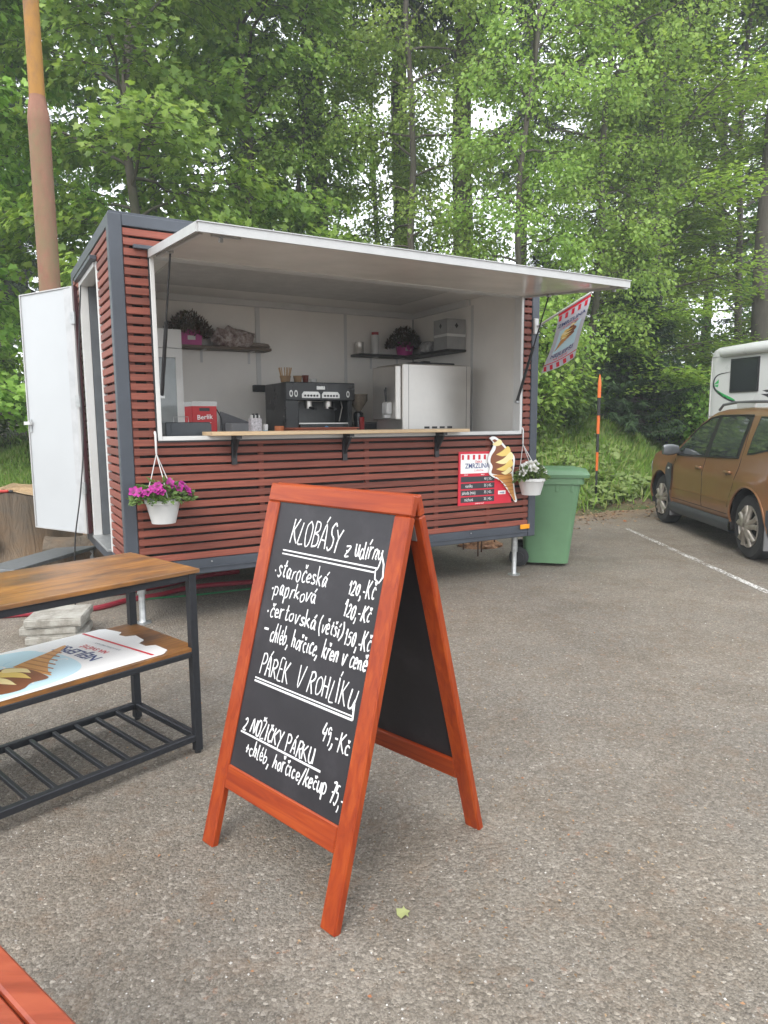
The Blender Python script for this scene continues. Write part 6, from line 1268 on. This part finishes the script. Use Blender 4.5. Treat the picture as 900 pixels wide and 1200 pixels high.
# windscreens, underbody
def cross_patch(name, mat, xa, xb, ya, off_):
    R = []
    for x_ in np.linspace(xa, xb, 10): 
        yb_ = yside(x_, zroof(x_) - 0.055) * ya; R.append([(x_, yb_ * t_, zroof(x_) - 0.02 * abs(t_) ** 3 + off_) for t_ in np.linspace(-1, 1, 9)])
    return MB().grid(R).build(name, mat, car, True, 180)
for sgn in (1, -1):
    MB().tube([(x_, sgn * (yside(x_, zbelt(x_)) + 0.006), zbelt(x_) + 0.004) for x_ in np.linspace(-1.0, 0.88, 24)], 0.009, 6).build('window_trim', BLACK, car, True)
    MB().tube([(x_, sgn * (yside(x_, min(zroof(x_) - 0.1, 1.53)) + 0.004), min(zroof(x_) - 0.085, 1.545)) for x_ in np.linspace(-0.98, 0.62, 26)], 0.008, 6).build('window_trim', BLACK, car, True)
    MB().grid([[(x_, sgn * (yside(x_, z_) + 0.011), z_) for x_ in (-0.165, -0.11, -0.055)] for z_ in np.linspace(zbelt(-0.1) + 0.02, 1.515, 6)]).build('door_pillar', BLACK, car, True)
    MB().tube([(x_, sgn * (yside(x_, 0.565) + 0.001), 0.565) for x_ in np.linspace(-0.85, 0.9, 14)], 0.006, 5).build('door_crease', PAINT, car, True)
cross_patch('windscreen', GLS, 0.24, 0.94, 0.9, 0.012); cross_patch('rear_windscreen', GLS, -2.06, -1.90, 0.86, 0.014)
MB().box(-2.0, 2.0, -0.55, 0.55, 0.24, 0.45).build('underbody', DARK, car)
MB().box(-2.2, -2.15, -0.7, 0.7, 0.42, 0.62, 0.02).build('rear_bumper', CLAD, car); MB().box(2.14, 2.22, -0.6, 0.6, 0.40, 0.60, 0.02).build('front_bumper', CLAD, car)
MB().box(-2.185, -2.175, -0.26, 0.26, 0.74, 0.85).build('number_plate', WPLAST, car); MB().box(2.17, 2.19, -0.5, 0.5, 0.68, 0.82, 0.01).build('grille', BLACK, car)

# ------------------------------------------------------------------ motorhome (local: x forward, y left)
ma = math.atan2(0.94, -0.34) if False else rad(108); md = Vector((math.cos(ma), math.sin(ma), 0)); mr = Vector((md.y, -md.x, 0))
MLen, MWd, MHt = 6.6, 2.25, 2.82
corner = Vector((6.08, 13.05, 0)); mc = corner - md * MLen / 2 + mr * MWd / 2
mh = thing('motorhome', 'white motorhome with black and green stripes parked behind the brown car', 'motorhome', mc, ma)
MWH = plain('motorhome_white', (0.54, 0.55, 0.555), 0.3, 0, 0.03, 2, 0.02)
sec = []
for x_, dz, dy in ((-MLen / 2, -0.06, -0.02), (-MLen / 2 + 0.06, -0.015, 0), (-MLen / 2 + 0.15, 0, 0), (1.2, 0, 0), (2.4, 0, 0), (3.15, -0.02, 0), (3.25, -0.05, -0.01), (MLen / 2, -0.12, -0.03)):
    hy = MWd / 2 + dy; r_ = 0.09; zt_ = MHt + dz; pts = [(x_ + 0.06 * (0.42 - 0.42), hy, 0.45), (x_, hy, 1.2), (x_, hy, 2.0)]
    pts += [(x_, hy - r_ + r_ * math.cos(a), zt_ - r_ + r_ * math.sin(a)) for a in np.linspace(0, math.pi / 2, 6)]; pts += [(x_, 0, zt_ + 0.02)]; pts += [(p[0], -p[1], p[2]) for p in reversed(pts[:-1])]; sec.append(pts)
m = MB().grid(sec)
for s in (sec[0], sec[-1]): o = len(m.v); m.v += s; m.f.append(tuple(range(o, o + len(s))))
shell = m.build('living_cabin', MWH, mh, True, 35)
MB().box(-MLen / 2 + 0.1, MLen / 2 - 0.1, -MWd / 2 + 0.04, MWd / 2 - 0.04, 0.30, 0.452).build('skirt', CLAD, mh)
hy = MWd / 2
MB().lathe([(0, -2.0), (0.075, -2.0), (0.085, -1.95), (0.085, 2.95), (0.075, 3.0), (0, 3.0)], 16, (0, 0, 0), 'X').xform(Matrix.Translation((0, hy + 0.035, 2.69)) @ Matrix.Diagonal((1, 0.9, 1, 1))).build('awning_roll', MWH, mh, True)
def rside(name, pts, mat, parent, h0=0.0, h1=0.003): return MB().prism(pts, h0, h1, lambda a, b_, h: (a, hy + h, b_)).build(name, mat, parent)
FX_ = MLen / 2
wf = rside('window_frame', [(FX_ - 0.50, 1.97), (FX_ - 0.50, 2.56), (FX_ - 1.12, 2.56), (FX_ - 1.12, 1.97)], BLACK, mh, -0.01, 0.02)
rside('window_pane', [(FX_ - 0.53, 2.0), (FX_ - 0.53, 2.53), (FX_ - 1.09, 2.53), (FX_ - 1.09, 2.0)], TINT, wf, 0.02, 0.026)
def arc_stripe(name, P, w0, w1, mat):
    P = [p for p in smooth_path([(a, c, 0) for a, c in P], 6)]; n = len(P); L_, R_ = [], []
    for i, p in enumerate(P):
        t = (P[min(i + 1, n - 1)] - P[max(i - 1, 0)]).normalized(); nn = Vector((-t.y, t.x, 0)); w_ = (w0 + (w1 - w0) * i / (n - 1)) * math.sin(math.pi * (0.06 + 0.94 * i / (n - 1)) * 0.98) ** 0.5; L_.append(p + nn * w_); R_.append(p - nn * w_)
    m = MB(); m.v = [(q.x, hy + 0.004, q.y) for q in L_] + [(q.x, hy + 0.004, q.y) for q in R_]; m.f = [(i, i + 1, n + i + 1, n + i) for i in range(n - 1)]; return m.build(name, mat, mh)
arc_stripe('black_stripe', [(FX_ - 0.50, 2.34), (FX_ - 0.2, 2.30), (FX_ - 0.10, 2.18), (FX_ - 0.16, 2.03), (FX_ - 0.5, 1.84), (FX_ - 1.1, 1.70)], 0.008, 0.028, PK_)
GRS = flat_print('print_green', (0.04, 0.36, 0.10))
arc_stripe('green_stripe', [(FX_ - 0.17, 2.03), (FX_ - 0.30, 1.95), (FX_ - 0.62, 1.83)], 0.022, 0.03, GRS); rside('green_stripe', [(FX_ - 0.10, 2.13), (FX_ - 0.22, 2.22), (FX_ - 0.22, 2.15)], GRS, mh); rside('green_stripe', [(FX_ - 0.10, 2.11), (FX_ - 0.22, 2.13), (FX_ - 0.20, 2.08)], GRS, mh)
rside('black_emblem', [(FX_ - 1.20, 1.98), (FX_ - 2.1, 2.06), (FX_ - 2.1, 1.96), (FX_ - 1.3, 1.95)], PK_, mh); rside('black_emblem', [(FX_ - 1.18, 1.92), (FX_ - 2.1, 1.93), (FX_ - 2.1, 1.76), (FX_ - 1.45, 1.82)], PK_, mh)
for z_ in (1.55, 2.62): rside('panel_groove', [(-3.1, z_), (FX_ - 0.02, z_), (FX_ - 0.02, z_ + 0.012), (-3.1, z_ + 0.012)], GREYP, mh, -0.001, 0.0025)
MB().tube([(FX_ - 0.012, hy - 0.022, 0.5), (FX_ - 0.012, hy - 0.022, 2.0), (FX_ - 0.012, hy - 0.03, 2.62)], 0.018, 8).build('corner_trim', ALU, mh, True)
MB().box(-MLen / 2 + 1.0, -MLen / 2 + 1.7, hy - 0.02, hy + 0.02, 0.55, 2.35, 0.01).build('cabin_door', MWH, mh)
for x_ in (-1.9, 1.9):
    for sgn in (1, -1): wq = MB().lathe([(0, -0.2), (0.2, -0.2), (0.33, -0.18), (0.345, -0.1), (0.33, -0.02), (0.2, 0), (0, 0)], 28, (0, 0, 0), 'Y').xform(Matrix.Translation((x_, sgn * (hy - 0.06), 0.345)) @ Matrix.Diagonal((1, sgn, 1, 1))).build('wheel', RUBBER, mh, True)
# ------------------------------------------------------------------ thin forest haze, also added to lift the dark gaps between leaves
hz = MB().box(-114, 114, -84, 119, -1.6, 34).build('haze', None)
hm = bpy.data.materials.new('haze_air'); hm.use_nodes = True; hm.node_tree.nodes.clear()
ho = hm.node_tree.nodes.new('ShaderNodeOutputMaterial'); hv_ = hm.node_tree.nodes.new('ShaderNodeVolumePrincipled')
hv_.inputs['Color'].default_value = (0.86, 0.92, 0.95, 1); hv_.inputs['Density'].default_value = 0.0032; hv_.inputs['Anisotropy'].default_value = 0.2
hm.node_tree.links.new(hv_.outputs[0], ho.inputs['Volume']); hz.data.materials.append(hm)
tag(hz, 'thin pale haze hanging in the forest air', 'haze', kind='stuff')
